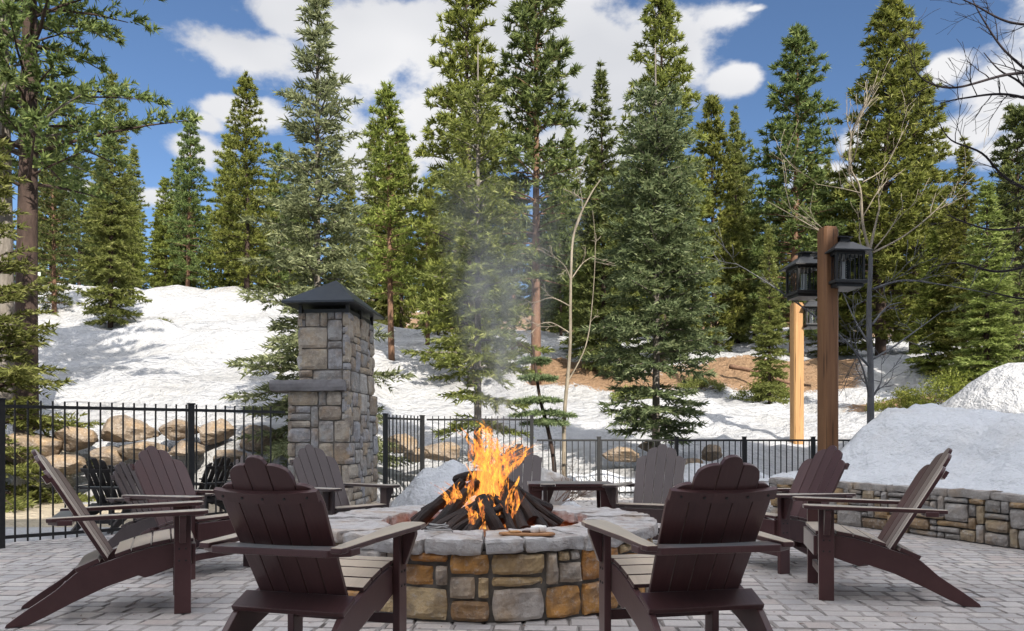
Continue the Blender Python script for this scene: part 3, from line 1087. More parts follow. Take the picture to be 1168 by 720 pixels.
def make_chair(slatted=False, mat=None, name='adirondack_chair'):
    root = empty(name)
    m = mat
    bv = .004
    for s in (-1, 1):
        b = MB()
        b.box((0, s * .29, .2925), (.092, .036, .585))
        b.build('front_leg', m, root, bevel=bv)
        b = MB()
        top = [(.05, .415), (-.06, .415), (-.18, .395), (-.30, .362), (-.43, .318), (-.50, .30), (-.555, .272), (-.60, .232), (-.65, .185), (-.71, .142), (-.775, .098), (-.835, .055), (-.882, .018), (-.89, .0)]
        bot = [(-.79, 0), (-.70, .042), (-.57, .108), (-.40, .185), (-.235, .238), (-.20, .222), (-.16, .232), (-.05, .27), (.05, .29)]
        b.prism(top + bot, lambda a, c, t: Vector((a, t, c)), s * .255 - .016, s * .255 + .016)
        b.build('side_rail', m, root, bevel=bv)
        b = MB()
        arm = [(.13, .262), (.145, .30), (.14, .352), (.115, .382), (.03, .388), (-.15, .372), (-.40, .352), (-.66, .345), (-.69, .335), (-.69, .285), (-.60, .277), (-.40, .272), (-.12, .25), (.06, .246), (.11, .25)]
        if s < 0:
            arm = arm[::-1]
        b.prism(arm, lambda a, c, t, s=s: Vector((a, s * c, t + a * .02)), .586, .611)
        paint_glare(b.build('armrest', m, root, bevel=.006))
        b = MB()
        b.prism([(.31, .42), (.325, .42), (.378, .565), (.378, .584), (.31, .584)], lambda a, c, t, s=s: Vector((t, s * a, c)), -.018, .018)
        b.build('arm_bracket', m, root, bevel=.003)
    b = MB()
    tp = [(.065, .425), (-.06, .4285), (-.165, .412), (-.27, .386), (-.36, .356)]
    for k in range(4):
        (x0, z0), (x1, z1) = tp[k], tp[k + 1]
        dx, dz = x1 - x0, z1 - z0
        a = math.atan2(dz, dx)
        c = Vector(((x0 + x1) / 2, 0, (z0 + z1) / 2 + .004))
        w = math.hypot(dx, dz) - .009
        b.box(c, (w, .538 if k else .538, .022), Matrix.Rotation(PI - a, 3, 'Y') if False else Matrix.Rotation(-math.atan2(-dz, -dx) , 3, 'Y'))
    paint_glare(b.build('seat', m, root, bevel=bv), .6)
    b = MB()
    b.box((.062, 0, .345), (.022, .54, .125))
    b.build('seat_apron', m, root, bevel=bv)
    for nm, c, s in (('front_stretcher', (.0, 0, .15), (.03, .543, .05)), ('rear_stretcher', (-.645, 0, .125), (.03, .477, .055))):
        b = MB()
        b.box(c, s)
        b.build(nm, m, root, bevel=bv)
    # back: plane reclined 30 degrees through (-.40, .30)
    rc = R(30)
    T = Vector((-math.sin(rc), 0, math.cos(rc)))
    N = Vector((math.cos(rc), 0, math.sin(rc)))
    O = Vector((-.415, 0, .315))
    def bp(a, t_, d):
        curv = .42 * a * a
        return O + Vector((0, a, 0)) + T * t_ + N * (d + curv)
    b = MB()
    sp0, sp1 = (.093, .107)
    for k in range(-2, 3):
        hw0, hw1 = (.0415, .0485) if not slatted else (.033, .037)
        c0, c1 = k * sp0 * .94, k * sp1 * .94
        ak = abs(k)
        if slatted:
            pr = {0: (.725, .755, .725), 1: (.725, .71, .66), 2: (.64, .605, .525)}[ak]
        else:
            pr = {0: (.72, .758, .72), 1: (.718, .70, .645), 2: (.62, .595, .515)}[ak]
        y = lambda f, t_: (c0 + (c1 - c0) * t_ / .8) + f * (hw0 + (hw1 - hw0) * t_ / .8)
        pts = [(y(-1, 0), 0), (y(1, 0), 0)]
        sg = 1 if k >= 0 else -1
        steps = 9
        for i in range(steps + 1):
            f = 1 - 2 * i / steps                       # from +1 to -1 across the slat
            g = f * sg                                   # +1 is the outer edge
            if ak == 0:
                tt = pr[0] + (pr[1] - pr[0]) * math.sqrt(max(0, 1 - f * f))
            else:
                u = (g + 1) / 2
                tt = pr[2] + (pr[0] - pr[2]) * math.sqrt(max(0, 1 - u ** 2.2))
            pts.append((y(f, tt), tt))
        b.prism(pts, bp, -.0105, .0105)
    b.build('backrest', m, root, bevel=.003)
    b = MB()
    for nm, tt, hh, hw in (('upper_brace', .545, .05, .24),):
        K = 8
        for i in range(K):
            a0, a1 = -hw + 2 * hw * i / K, -hw + 2 * hw * (i + 1) / K
            b.prism([(a0, tt), (a1, tt), (a1, tt + hh), (a0, tt + hh)], bp, -.034, -.0112)
        bb = b.build(nm, m, root)
    b = MB()
    zt = .5845
    xb = -.415 - math.tan(rc) * (zt - .315) - .012
    b.prism([(xb + .022, .358), (xb + .02, .24), (xb - .005, .12), (xb - .012, 0), (xb - .005, -.12), (xb + .02, -.24), (xb + .022, -.358), (xb - .05, -.352), (xb - .105, -.27), (xb - .105, .27), (xb - .05, .352)],
            lambda a, c, t: Vector((a, c, t)), zt - .03, zt)
    b.build('arm_support', m, root, bevel=.004)
    b = MB()
    b.box((-.495, 0, .3145), (.125, .545, .026), Matrix.Rotation(R(-24), 3, 'Y'))
    b.build('rear_board', m, root, bevel=bv)
    b = MB()
    for s in (-1, 1):
        for x, z in ((-.018, .385), (.018, .385), (-.018, .315), (.018, .315)):
            b.tube([(x, s * .3078, z), (x, s * .3105, z)], .0065, 8)
    for k in range(-2, 3):
        p0, p1 = bp(k * .098, .57, -.0335), bp(k * .098, .57, -.0375)
        b.tube([p0, p1], .006, 8)
    b.build('screws', M['iron'], root)
    return root


CHAIRS = 'adirondack chairs around the fire pit'
proto = make_chair(False, M['plum'])


def face(fx, fy):
    return math.atan2(fy, fx)


def place_chair(x, y, ang, label, src, used=[0], group=CHAIRS, scale=1.0, mat=None):
    c = src if src.get('fresh', 1) else copy_tree(src)
    src['fresh'] = 0
    if 'fresh' in c and c is not src:
        del c['fresh']
    c.location = (x, y, 0.001)
    c.rotation_euler = (0, 0, ang)
    c.scale = (scale,) * 3
    tag(c, label, 'chair', group)
    if mat:
        for ch in c.children:
            ch.material_slots[0].link = 'OBJECT'
            ch.material_slots[0].material = mat
    return c


# (front leg midpoint, heading) of each chair
place_chair(-.835, 3.76, R(75), 'plum brown adirondack chair seen from behind, left of the marshmallow board', proto)
place_chair(.755, 3.82, R(101), 'plum brown adirondack chair seen from behind, right of the marshmallow board', proto)
place_chair(-2.08, 4.69, R(25), 'plum brown adirondack chair in side view whose foot juts towards the left photo edge', proto)
place_chair(-2.25, 5.75, R(-26), 'plum brown adirondack chair turned towards us between the side view chair and the fence', proto)
place_chair(-1.35, 6.55, R(-42), 'adirondack chair coloured grey for sky reflection, standing against the stone fireplace', proto, mat=M['plum_grey'])
place_chair(.02, 6.95, R(-94), 'adirondack chair coloured grey for sky reflection, half hidden behind the flames', proto, mat=M['plum_grey'])
place_chair(1.21, 6.70, R(-112), 'adirondack chair coloured grey for sky reflection, bare front facing us, beyond the far rim', proto, mat=M['plum_grey'])
place_chair(1.97, 5.97, R(202), 'dark adirondack chair by the stone planter, its back slats facing the fire', proto)
place_chair(2.09, 5.06, R(165), 'dark adirondack chair in side view nearest the snow topped planter', proto)

slat_proto = make_chair(True, M['plum_grey'], 'slatted_chair')
SL = 'slatted chairs near the left fence'
place_chair(-2.98, 6.75, R(-14), 'small grey chair with gaps between its slats, in front of the fence', slat_proto, group=SL, scale=.84)
place_chair(-4.5, 8.8, R(84), 'small black chair with see through slats silhouetted at the fence', slat_proto, group=SL, scale=.84, mat=M['dark_lumber'])
place_chair(-4.05, 9.35, R(150), 'small dark slatted chair behind the thick middle fence post', slat_proto, group=SL, scale=.84, mat=M['dark_lumber'])
place_chair(-3.55, 9.75, R(-80), 'small pale grey slatted chair beyond the fence, mostly behind the front left chair', slat_proto, group=SL, scale=.84)


def build_table():
    root = empty('low_table', (.55, 7.1, 0.001))
    tag(root, 'long low brown table between the two far chairs', 'table')
    m = M['plum']
    b = MB()
    for k in range(4):
        b.box((0, -.165 + k * .11, .598), (.80, .102, .026))
    b.build('tabletop', m, root, bevel=.003)
    b = MB()
    b.box((0, -.19, .565), (.72, .02, .035))
    b.box((0, .19, .565), (.72, .02, .035))
    b.build('apron', m, root, bevel=.003)
    for sx in (-1, 1):
        for sy in (-1, 1):
            b = MB()
            b.prism([(sx * .33 - .035, 0), (sx * .33 + .035, 0), (sx * .33 + .062, .584), (sx * .33 - .062, .584)], lambda a, c, t: Vector((a, t, c)), sy * .16 - .017, sy * .16 + .017)
            b.build('leg', m, root, bevel=.003)


build_table()


# ------------------------------------------------------------------ fireplace
def build_fireplace():
    root = empty('outdoor_fireplace', (-2.33, 9.0, 0), R(-5.5))
    tag(root, 'tall stone outdoor fireplace with a dark pyramid metal roof beside the fence', 'fireplace')
    rng = random.Random(11)
    def shaft(x0, x1, y0, y1, z0, z1, name, cw, ch):
        c = MB()
        c.box(((x0 + x1) / 2, (y0 + y1) / 2, (z0 + z1) / 2), (x1 - x0 - .05, y1 - y0 - .05, z1 - z0))
        c.build('mortar_core', M['mortar'], root)
        mb = MB()
        i = .025
        faces = [
            (x1 - x0, lambda u, v, d: Vector((x0 + u, y0 + i - d, z0 + v))),
            (y1 - y0, lambda u, v, d: Vector((x1 - i + d, y0 + u, z0 + v))),
            (x1 - x0, lambda u, v, d: Vector((x1 - u, y1 - i + d, z0 + v))),
            (y1 - y0, lambda u, v, d: Vector((x0 + i - d, y1 - u, z0 + v))),
        ]
        for L, fn in faces:
            for r_ in pack(L, z1 - z0, cw, ch, rng, 4, 3):
                stone(mb, r_, fn, .03, rng, .004, .035, .012)
        mb.build(name, M['chimney_stone'], root, smooth=False)
    shaft(-.40, .37, 0, 1.28, 0, 1.60, 'base_stonework', .10, .09)
    shaft(-.29, .36, .05, 1.14, 1.60, 2.56, 'shaft_stonework', .095, .09)
    m = MB()
    rough_block(m, lambda u, v, w: Vector((u, v, w)), (-.62, -.055, 1.602), (.33, 1.0, 1.735), (14, 14, 3), .012, 6, 3, .2)
    m.build('mantel_slab', M['slab'], root)
    m = MB()
    for x in (-.26, .33):
        for y in (.08, .58, 1.1):
            m.box((x, y, 2.61), (.04, .04, .12))
    m.box((.035, .6, 2.58), (.6, 1.0, .05))
    m.build('cap_supports', M['iron'], root)
    r = MB()
    x0, x1, y0, y1, z, za = -.43, .46, -.10, 1.28, 2.655, 3.06
    cx, cy = (x0 + x1) / 2, (y0 + y1) / 2
    r.add([(x0, y0, z), (x1, y0, z), (x1, y1, z), (x0, y1, z), (cx, cy, za), (x0, y0, z + .025), (x1, y0, z + .025), (x1, y1, z + .025), (x0, y1, z + .025)],
          [(3, 2, 1, 0), (0, 1, 6, 5), (1, 2, 7, 6), (2, 3, 8, 7), (3, 0, 5, 8), (5, 6, 4), (6, 7, 4), (7, 8, 4), (8, 5, 4)])
    r.build('roof', M['roof_metal'], root)


build_fireplace()


# ------------------------------------------------------------------ fences
def fence(pts, h_rail, spacing, name, label, post_ts, overshoot=.06, low=.1, post_w=.06, post_top=.06, mid=None):
    root = empty(name, (pts[0][0], pts[0][1], 0))
    tag(root, label, 'fence')
    o = Vector((pts[0][0], pts[0][1], 0))
    d = Vector((pts[1][0] - pts[0][0], pts[1][1] - pts[0][1], 0))
    L = d.length
    d.normalize()
    rz = Matrix.Rotation(math.atan2(d.y, d.x), 3, 'Z')
    for nm, z in (('top_rail', h_rail), ('bottom_rail', low)):
        b = MB()
        b.box(d * L / 2 + Vector((0, 0, z)), (L, .028, .032), rz)
        b.build(nm, M['iron'], root)
    b = MB()
    n = int(L / spacing)
    rng = random.Random(5)
    for k in range(1, n):
        p = d * (k * spacing)
        b.box(p + Vector((0, 0, (low - .05 + h_rail + overshoot) / 2)), (.015, .0155, h_rail + overshoot - low + .05), rz @ Matrix.Rotation(rng.gauss(0, .002), 3, 'Y'))
    b.build('pickets', M['iron'], root)
    for t_ in post_ts:
        b = MB()
        p = d * (t_ * L) if t_ <= 1 else d * t_
        b.box(p + Vector((0, 0, (h_rail + post_top) / 2)), (post_w, post_w, h_rail + post_top), rz)
        b.box(p + Vector((0, 0, h_rail + post_top + .008)), (post_w + .014, post_w + .014, .016), rz)
        b.build('post', M['iron'], root, bevel=.004)


fence([(-7.6, 4.74), (-2.66, 8.73)], 1.335, .103, 'iron_fence', 'tall black iron picket fence left of the stone fireplace', [.03, .567, .835])
# posts of the left fence land on the picture's two thick posts
fence([(-1.97, 11.6), (-1.50, 12.55)], 1.335, .1, 'iron_fence', 'short run of black fence going back beside the fireplace', [0.0, .98])
fence([(-1.44, 12.6), (.36, 12.55)], 1.335, .1, 'iron_fence', 'black picket fence behind the flames', [.985])
fence([(.42, 12.55), (6.6, 12.9)], .985, .1, 'iron_fence', 'low black fence running behind the low table to the lantern posts', [.17, .385, .575, .77, .92], overshoot=-.004, post_top=.05)


# ------------------------------------------------------------------ planter wall and snow piles
def curve_pts(line, n):
    P = [Vector((a, b, 0)) for a, b in line]
    cum = [0]
    for a, b in zip(P, P[1:]):
        cum.append(cum[-1] + (b - a).length)
    L = cum[-1]
    xs = np.interp(np.linspace(0, L, n), cum, [p.x for p in P])
    ys = np.interp(np.linspace(0, L, n), cum, [p.y for p in P])
    for _ in range(4):
        xs[1:-1] = (xs[:-2] + 2 * xs[1:-1] + xs[2:]) / 4
        ys[1:-1] = (ys[:-2] + 2 * ys[1:-1] + ys[2:]) / 4
    return [Vector((a, b, 0)) for a, b in zip(xs, ys)], L


WP, WL = curve_pts(WALL_LINE, 80)


def wall_at(u):
    t = min(max(u / WL, 0), 1) * (len(WP) - 1)
    i = min(int(t), len(WP) - 2)
    p = WP[i].lerp(WP[i + 1], t - i)
    d = (WP[i + 1] - WP[i]).normalized()
    return p, Vector((d.y, -d.x, 0))                    # point, normal to the patio side (left of travel is planter)


def build_planter():
    root = empty('planter_wall', (WALL_LINE[0][0], WALL_LINE[0][1], 0))
    tag(root, 'curved low dry stone planter wall holding the snow bank', 'stone wall')
    o = Vector(root.location)
    rng = random.Random(17)
    # normal to the patio must point to -x
    def fn(u, v, d):
        p, n = wall_at(u)
        if n.x > 0:
            n = -n
        return p + n * (d - .02) + Vector((0, 0, v)) - o
    mb = MB()
    for r_ in pack(WL, .44, .085, .062, rng, 4, 3):
        stone(mb, r_, fn, .04, rng, .005, .035, .018)
    mb.build('stonework', M['wall_stone'], root, smooth=False)
    core = MB()
    K = 60
    vs, fs = [], []
    for k in range(K + 1):
        u = WL * k / K
        for d, z in ((-.03, 0), (-.03, .42), (-.40, .42), (-.40, 0)):
            vs.append(fn(u, z, d))
    for k in range(K):
        for j in range(4):
            a, b = k * 4 + j, k * 4 + (j + 1) % 4
            fs.append((a, b, b + 4, a + 4))
    fs += [(0, 1, 2, 3), (K * 4 + 3, K * 4 + 2, K * 4 + 1, K * 4)]
    core.add(vs, fs)
    core.build('mortar_core', M['mortar'], root)
    u = 0.0
    while u < WL - .1:
        w = min(rng.uniform(.28, .6), WL - u)
        m = MB()
        rough_block(m, lambda a, b, c: fn(a, c, b), (u + .005, -.36, .435), (u + w - .005, .02 + rng.uniform(-.02, .03), .51 + rng.uniform(-.015, .015)), (max(4, int(w * 14)), 6, 3), .016, 6, rng.uniform(0, 50), .3)
        m.build('capstone', M['wall_stone'], root)
        u += w


build_planter()


def build_bank():
    # snow heaped inside the planter: follows the wall, rises to a ridge, falls to the lawn behind
    nu, nv = 120, 64
    vs = []
    for i in range(nu):
        u = -.75 + (WL + .75) * i / (nu - 1)
        p, n = wall_at(max(u, 0))
        if n.x > 0:
            n = -n
        if u < 0:
            p = p + (WP[0] - WP[1]).normalized() * (-u)
        endf = float(sstep(-.75, .75, u))
        for j in range(nv):
            s = j / (nv - 1)
            v = .10 + 5.4 * s ** 1.25
            q = p - n * v + Vector((.55, .35, 0)) * v * .12
            rise = float(sstep(-.1, 1.75, v)) * (.86 + .10 * math.sin(u * 1.3 + .5))
            drop = 1 - float(sstep(2.4, 5.4, v))
            z = .47 + rise * .97 * (.12 + .88 * endf)
            z = z * drop + (1 - drop) * (-.1)
            z += (.13 * fbm((q.x, q.y, 0), 1.3, 4) + .05 * fbm((q.x, q.y, 5), 4.0, 5)) * float(sstep(.0, .5, v))
            if j == 0:
                z = .44
            vs.append((q.x, q.y, z))
    i = np.arange((nu - 1) * nv).reshape(nu - 1, nv)[:, :-1].ravel()
    f = np.stack([i, i + nv, i + nv + 1, i + 1], -1)
    o = np_mesh('snow_bank', np.array(vs), f[:, ::-1], M['bank_snow'], smooth=True)
    tag(o, 'big rounded shaded snow bank heaped behind the curved stone wall', 'snow bank')


build_bank()


def mound(name, c, rx, ry, h, mat, seed, label, cat, amp=.18, n=48, skew=0.0, smooth=True, power=1.6):
    vs, fs = [], []
    K = 16
    for k in range(K + 1):
        s = k / K
        for j in range(n):
            a = 2 * PI * j / n
            e = 1 + .22 * fbm((math.cos(a) * 1.5 + seed, math.sin(a) * 1.5, seed), 1, 3)
            x, y = rx * s * math.cos(a) * e, ry * s * math.sin(a) * e
            z = h * (1 - s ** power) + h * amp * fbm((x * 2.2 + seed, y * 2.2, seed), 1, 4) * (1 - s ** 6) - (.08 if k == K else 0)
            vs.append((x + skew * z, y, max(z, -.1)))
    for k in range(K):
        for j in range(n):
            p, q = k * n + j, k * n + (j + 1) % n
            fs.append((p, p + n, q + n, q))
    o = np_mesh(name, np.array(vs), np.array(fs), mat, smooth=smooth)
    o.location = c
    return tag(o, label, cat)


mound('snow_pile', (-.88, 9.9, 0), .85, .8, .70, M['bank_snow'], 3.0, 'bluish snow pile between the fireplace and the fire', 'snow pile')
mound('snow_pile', (.1, 10.6, 0), .9, .6, .36, M['bank_snow'], 8.0, 'low snow pile with a dark branch on it just behind the flames', 'snow pile')
mound('snow_pile', (3.6, 13.7, 0), 2.0, .7, .55, M['bank_snow'], 12.0, 'smooth snow pile along the low fence beside the planter', 'snow pile')
mound('snow_pile', (1.5, 13.6, 0), 1.3, .5, .42, M['bank_snow'], 15.0, 'snow drift along the low fence behind the far chair', 'snow pile')


def boulder(c, s, seed, mat, label, group=None, sub=20, amp=.2, rz=0.0):
    """flattened block: rounded cube sphere mapping displaced by noise and cut by a few planes"""
    rng = random.Random(seed)
    n = sub
    cuts = []
    for _ in range(17):
        v = Vector((rng.gauss(0, 1), rng.gauss(0, 1), rng.gauss(0, .8))).normalized()
        cuts.append((v, rng.uniform(.52, .9)))
    vs, fs = [], []
    rings = n
    for k in range(rings + 1):
        th = PI * k / rings
        for j in range(n * 2):
            ph = 2 * PI * j / (n * 2)
            d = Vector((math.sin(th) * math.cos(ph), math.sin(th) * math.sin(ph), math.cos(th)))
            r = 1.0
            for v, q in cuts:
                dd = d.dot(v)
                if dd > 1e-3:
                    r = min(r, q / dd)
            r *= 1 + amp * .5 * fbm(d * 1.7 + Vector((seed, 0, 0)), 1, 4) + .02 * fbm(d * 9 + Vector((seed, 0, 0)), 1, 2)
            vs.append((d.x * r * s[0], d.y * r * s[1], d.z * r * s[2]))
    w = n * 2
    for k in range(rings):
        for j in range(w):
            p, q = k * w + j, k * w + (j + 1) % w
            fs.append((p, p + w, q + w, q))
    o = np_mesh('boulder', np.array(vs), np.array(fs), mat, smooth=False)
    o.location = c
    o.rotation_euler = (0, 0, rz)
    return tag(o, label, 'boulder', group)


boulder(at(624, 560, 9.8), (.44, .35, .42), 8, M['pale_boulder'], 'big whitish granite boulder behind the low table', amp=.25)
boulder(at(672, 556, 10.1), (.2, .2, .15), 9, M['pale_boulder'], 'small pale stone just right of the big whitish boulder')
WALLG = 'boulders of the sunlit retaining wall'
_b = [(30, 508, 12.2, .62, .36), (85, 500, 12.5, .44, .36), (128, 520, 12.6, .4, .2), (150, 492, 12.8, .62, .34), (204, 489, 13.0, .44, .26), (247, 492, 13.2, .46, .3), (300, 500, 13.4, .5, .34),
      (160, 515, 12.6, .55, .2), (215, 512, 12.8, .4, .22), (70, 530, 12.3, .6, .2), (262, 520, 13.1, .45, .2), (360, 500, 13.6, .5, .3)]
_lab = ['dusky boulder at the left end of the rock wall, behind the fir', 'dark round topped boulder of the rock wall behind the leftmost chair', 'low flat rock under the round topped boulder of the rock wall', 'largest tan boulder of the rock wall with a deep crack below',
        'mid sized boulder directly left of the thick middle fence post', 'cracked tan boulder right of the thick middle fence post', 'tan boulder of the rock wall closest left of the fireplace', 'long flat ledge stone under the largest tan boulder',
        'lower rock of the wall just left of the middle fence post', 'low foot stone of the rock wall at far left', 'low ledge rock with a twig on it right of the middle post', 'boulder of the rock wall hidden behind the fireplace']
for k, (px, py, d, sx, sz) in enumerate(_b):
    boulder(at(px, py, d), (sx * .9, .5, sz * .85), 30 + k, M['boulder'], _lab[k], WALLG, 16)
_b2 = [(460, 505, 13.6, .35, .2), (474, 518, 13.4, .3, .15), (505, 515, 13.9, .5, .22), (705, 520, 14.4, .45, .2), (745, 512, 14.8, .3, .16), (812, 517, 14.4, .28, .17), (790, 530, 14.0, .25, .12)]
_l2 = ['dark rock seen through the fence just right of the fireplace', 'lower dark ledge rock seen through the fence right of the fireplace', 'dark rock behind the fence left of the flames', 'tan sunlit rock behind the low fence, left of the spruce trunk', 'small tan rock at the spruce foot behind the low fence',
       'squarish grey stone seen through the low fence above the right front chair', 'small stone low behind the fence near the spruce']
for k, (px, py, d, sx, sz) in enumerate(_b2):
    boulder(at(px, py, d), (sx, .3, sz), 60 + k, M['boulder'], _l2[k], 'rocks beyond the low fence', 14)


# ------------------------------------------------------------------ conifers
def tri_arrays(base, tip, wv):
    """needle triangles: base points, tips, half width vectors"""
    v = np.stack([base - wv, base + wv, tip], 1).reshape(-1, 3)
    return v


def unit(a):
    return a / np.maximum(np.linalg.norm(a, axis=-1, keepdims=True), 1e-9)


def needle_mesh(name, tris, mat, parent):
    v = np.concatenate(tris, 0)
    f = np.arange(len(v)).reshape(-1, 3)
    me = bpy.data.meshes.new(name)
    me.vertices.add(len(v))
    me.vertices.foreach_set('co', v.astype(np.float32).ravel())
    me.loops.add(len(v))
    me.loops.foreach_set('vertex_index', f.astype(np.int32).ravel())
    me.polygons.add(len(f))
    me.polygons.foreach_set('loop_start', np.arange(0, len(v), 3, dtype=np.int32))
    me.materials.append(mat)
    me.update(calc_edges=True)
    o = bpy.data.objects.new(name, me)
    COL.objects.link(o)
    o.parent = parent
    return o


def profile_fn(kind):
    if kind == 'fir':
        return lambda t: (1 - t) ** .82 * min(1, .55 + t * 5)
    if kind == 'pine':
        return lambda t: (1 - t) ** .62 * min(1, .5 + t * 2.2)
    return lambda t: (1 - t) ** .7


def make_conifer(name, H, R0, z0, style, seed, leaf, bark, dens=1.0, nsize=1.0, trunk_r=.13, whorl=.34, gap=0.0, leader=0.0, droop=.25, irregular=.25, label=None, prof=None, azlim=None):
    """trunk + crown; crown is many needle sized faces along drooping boughs"""
    rng = np.random.RandomState(seed)
    root = empty(name)
    tb = MB()
    K = 14
    wob = rng.randn(2) * .02 * H / 10
    cen = lambda z: np.array([wob[0] * math.sin(z * .5), wob[1] * math.sin(z * .43 + 1), z])
    tb.tube([cen(H * k / K * .995) for k in range(K + 1)], [trunk_r * (1 - k / K) ** .85 + .008 for k in range(K + 1)], 9)
    tris = []
    pf = prof or profile_fn(style)
    z = z0
    nb = 0
    while z < H * (1 - leader) - .05:
        t = (z - z0) / (H - z0)
        Lm = R0 * pf(t)
        cnt = max(3, int(round((5.5 if style == 'fir' else 5.4) * (1 - .2 * t) * (.8 + .4 * rng.rand()))))
        if rng.rand() < gap * (1 if t < .3 else .35):
            z += whorl * .8
            continue
        a0 = rng.rand() * 6.28
        for k in range(cnt):
            a = a0 + 2 * PI * k / cnt + rng.randn() * .25
            if azlim is not None and abs((a - azlim[0] + PI) % (2 * PI) - PI) > azlim[1]:
                continue
            L = Lm * (1 - irregular * rng.rand() * 1.6 + irregular * .4)
            if L < .1:
                L = .1
            zz = z + rng.randn() * whorl * .3
            up0 = (.15 + .9 * t) if style == 'fir' else (.30 + .65 * t)       # slope at the trunk
            dr = droop * (1 - t) + rng.randn() * .06
            n = max(3, int(L / (.10 / dens ** .5)))
            s = np.linspace(0, 1, n)
            rad = L * s
            hz = L * (up0 * s * (1 - s * .4) - dr * 2.2 * s ** 1.5 + dr * 1.0 * s ** 3)
            dx, dy = math.cos(a), math.sin(a)
            P = np.stack([cen(zz)[0] + dx * rad, cen(zz)[1] + dy * rad, zz + hz], 1)
            P[:, :2] += np.cumsum(rng.randn(n, 2) * .012, 0)
            br = .012 + .012 * L
            tb.tube([tuple(p) for p in P[:: max(1, n // 4)]], [br * (1 - .8 * q) for q in np.linspace(0, 1, len(P[:: max(1, n // 4)]))], 4, False)
            D = unit(np.gradient(P, axis=0))
            S = unit(np.cross(D, [0, 0, 1.0]))
            U = np.cross(S, D)
            if style == 'fir':
                # side twigs in a flat spray, each clothed in short needle tufts
                st = .12
                for side in (-1, 1, 0):
                    idx = np.where(s > st)[0] if side else np.arange(n)[-2:]
                    if len(idx) == 0:
                        continue
                    if side:
                        tl = np.clip(.46 * (L - rad[idx]) + .10, .07, .55) * (.7 + .6 * rng.rand(len(idx)))
                        td = unit(D[idx] * .62 + S[idx] * side * .8 + U[idx] * (rng.randn(len(idx), 1) * .22 - .06))
                    else:
                        tl = np.full(len(idx), .14)
                        td = D[idx]
                    step = .055 / dens ** .5
                    mmax = int(.6 / step) + 1
                    for q in range(mmax):
                        dd = q * step
                        ok = dd < tl
                        if not ok.any():
                            break
                        B = P[idx][ok] + td[ok] * dd
                        B[:, 2] -= .25 * dd * dd
                        m_ = ok.sum()
                        for w in range(3):
                            ang = rng.rand(m_, 1) * 6.28
                            perp = U[idx][ok] * np.sin(ang) * .75 + np.cross(td[ok], U[idx][ok]) * np.cos(ang)
                            nd = unit(td[ok] * .8 + perp * .75)
                            ln = (.075 * nsize) * (.7 + .6 * rng.rand(m_, 1))
                            wd = unit(np.cross(nd, rng.randn(m_, 3))) * (.0125 * nsize)
                            tris.append(tri_arrays(B, B + nd * ln, wd))
            else:
                # pine: bottle brush tufts on short side shoots towards the bough end
                shoots = []
                m_ = max(3, int(L / .15 * dens ** .5))
                for q in range(m_):
                    i = int(n * (.18 + .82 * (q + rng.rand()) / m_))
                    i = min(max(i, 0), n - 1)
                    sd_ = rng.choice([-1, 1])
                    td = unit(D[i] * .8 + S[i] * sd_ * (.25 + .7 * rng.rand()) + np.array([0, 0, .35 + .3 * rng.rand()]))
                    sl_ = min(.42, .14 + .35 * (L - rad[i])) * (.6 + .7 * rng.rand())
                    shoots.append((P[i], P[i] + td * sl_, td))
                shoots.append((P[-1], P[-1] + D[-1] * .08 + np.array([0, 0, .05]), unit(D[-1] + np.array([0, 0, .5]))))
                for b0, b1, td in shoots:
                    cntn = int(16 * dens)
                    f = rng.rand(cntn, 1) ** .7
                    B = b0 + (b1 - b0) * f
                    rv = rng.randn(cntn, 3)
                    nd = unit(unit(rv) * .95 + td * .85)
                    ln = .15 * nsize * (.65 + .6 * rng.rand(cntn, 1))
                    wd = unit(np.cross(nd, rng.randn(cntn, 3))) * (.023 * nsize)
                    tris.append(tri_arrays(B, B + nd * ln, wd))
            nb += 1
        z += whorl * (.8 + .4 * rng.rand()) * (1 - .35 * t)
    # leader shoot
    if style == 'pine' or leader == 0:
        cntn = 40
        f = rng.rand(cntn, 1)
        B = cen(H) + np.array([0, 0, -.5]) * f
        nd = unit(rng.randn(cntn, 3) * .6 + np.array([0, 0, .9]))
        wd = unit(np.cross(nd, rng.randn(cntn, 3))) * (.015 * nsize)
        tris.append(tri_arrays(B, B + nd * .14 * nsize, wd))
    tb.build('trunk', bark, root, smooth=True)
    needle_mesh('crown', tris, leaf, root)
    root['H'] = H
    return root


LIB = {}
LIB['pine_a'] = make_conifer('pine_tree', 12.5, 2.15, .7, 'pine', 1, M['pine_leaf'], M['bark_dark'], 1.1, 1.4, .15, .29, irregular=.3)
LIB['pine_b'] = make_conifer('pine_tree', 12.5, 1.95, 1.0, 'pine', 2, M['pine_leaf'], M['bark_red'], 1.05, 1.45, .14, .32, gap=.08, irregular=.4)
LIB['pine_c'] = make_conifer('pine_tree', 12.5, 2.3, .8, 'pine', 3, M['dark_leaf'], M['bark_dark'], 1.1, 1.45, .15, .31, gap=.05, irregular=.35)
LIB['far_a'] = make_conifer('fir_tree', 12.5, 2.0, .6, 'fir', 4, M['pine_leaf'], M['bark_dark'], .42, 2.9, .13, .36, irregular=.3)
LIB['far_b'] = make_conifer('pine_tree', 12.5, 2.2, .9, 'pine', 5, M['dark_leaf'], M['bark_dark'], .8, 2.0, .14, .36, irregular=.4)
LIB['far_c'] = make_conifer('pine_tree', 12.5, 2.0, .8, 'pine', 6, M['pine_leaf'], M['bark_dark'], .8, 2.0, .14, .36, irregular=.4)
LIB['pine_t'] = make_conifer('pine_tree', 12.5, 2.0, 3.2, 'pine', 12, M['pine_leaf'], M['bark_red'], 1.05, 1.45, .14, .30, gap=.08, irregular=.4)
LIB_USED = set()


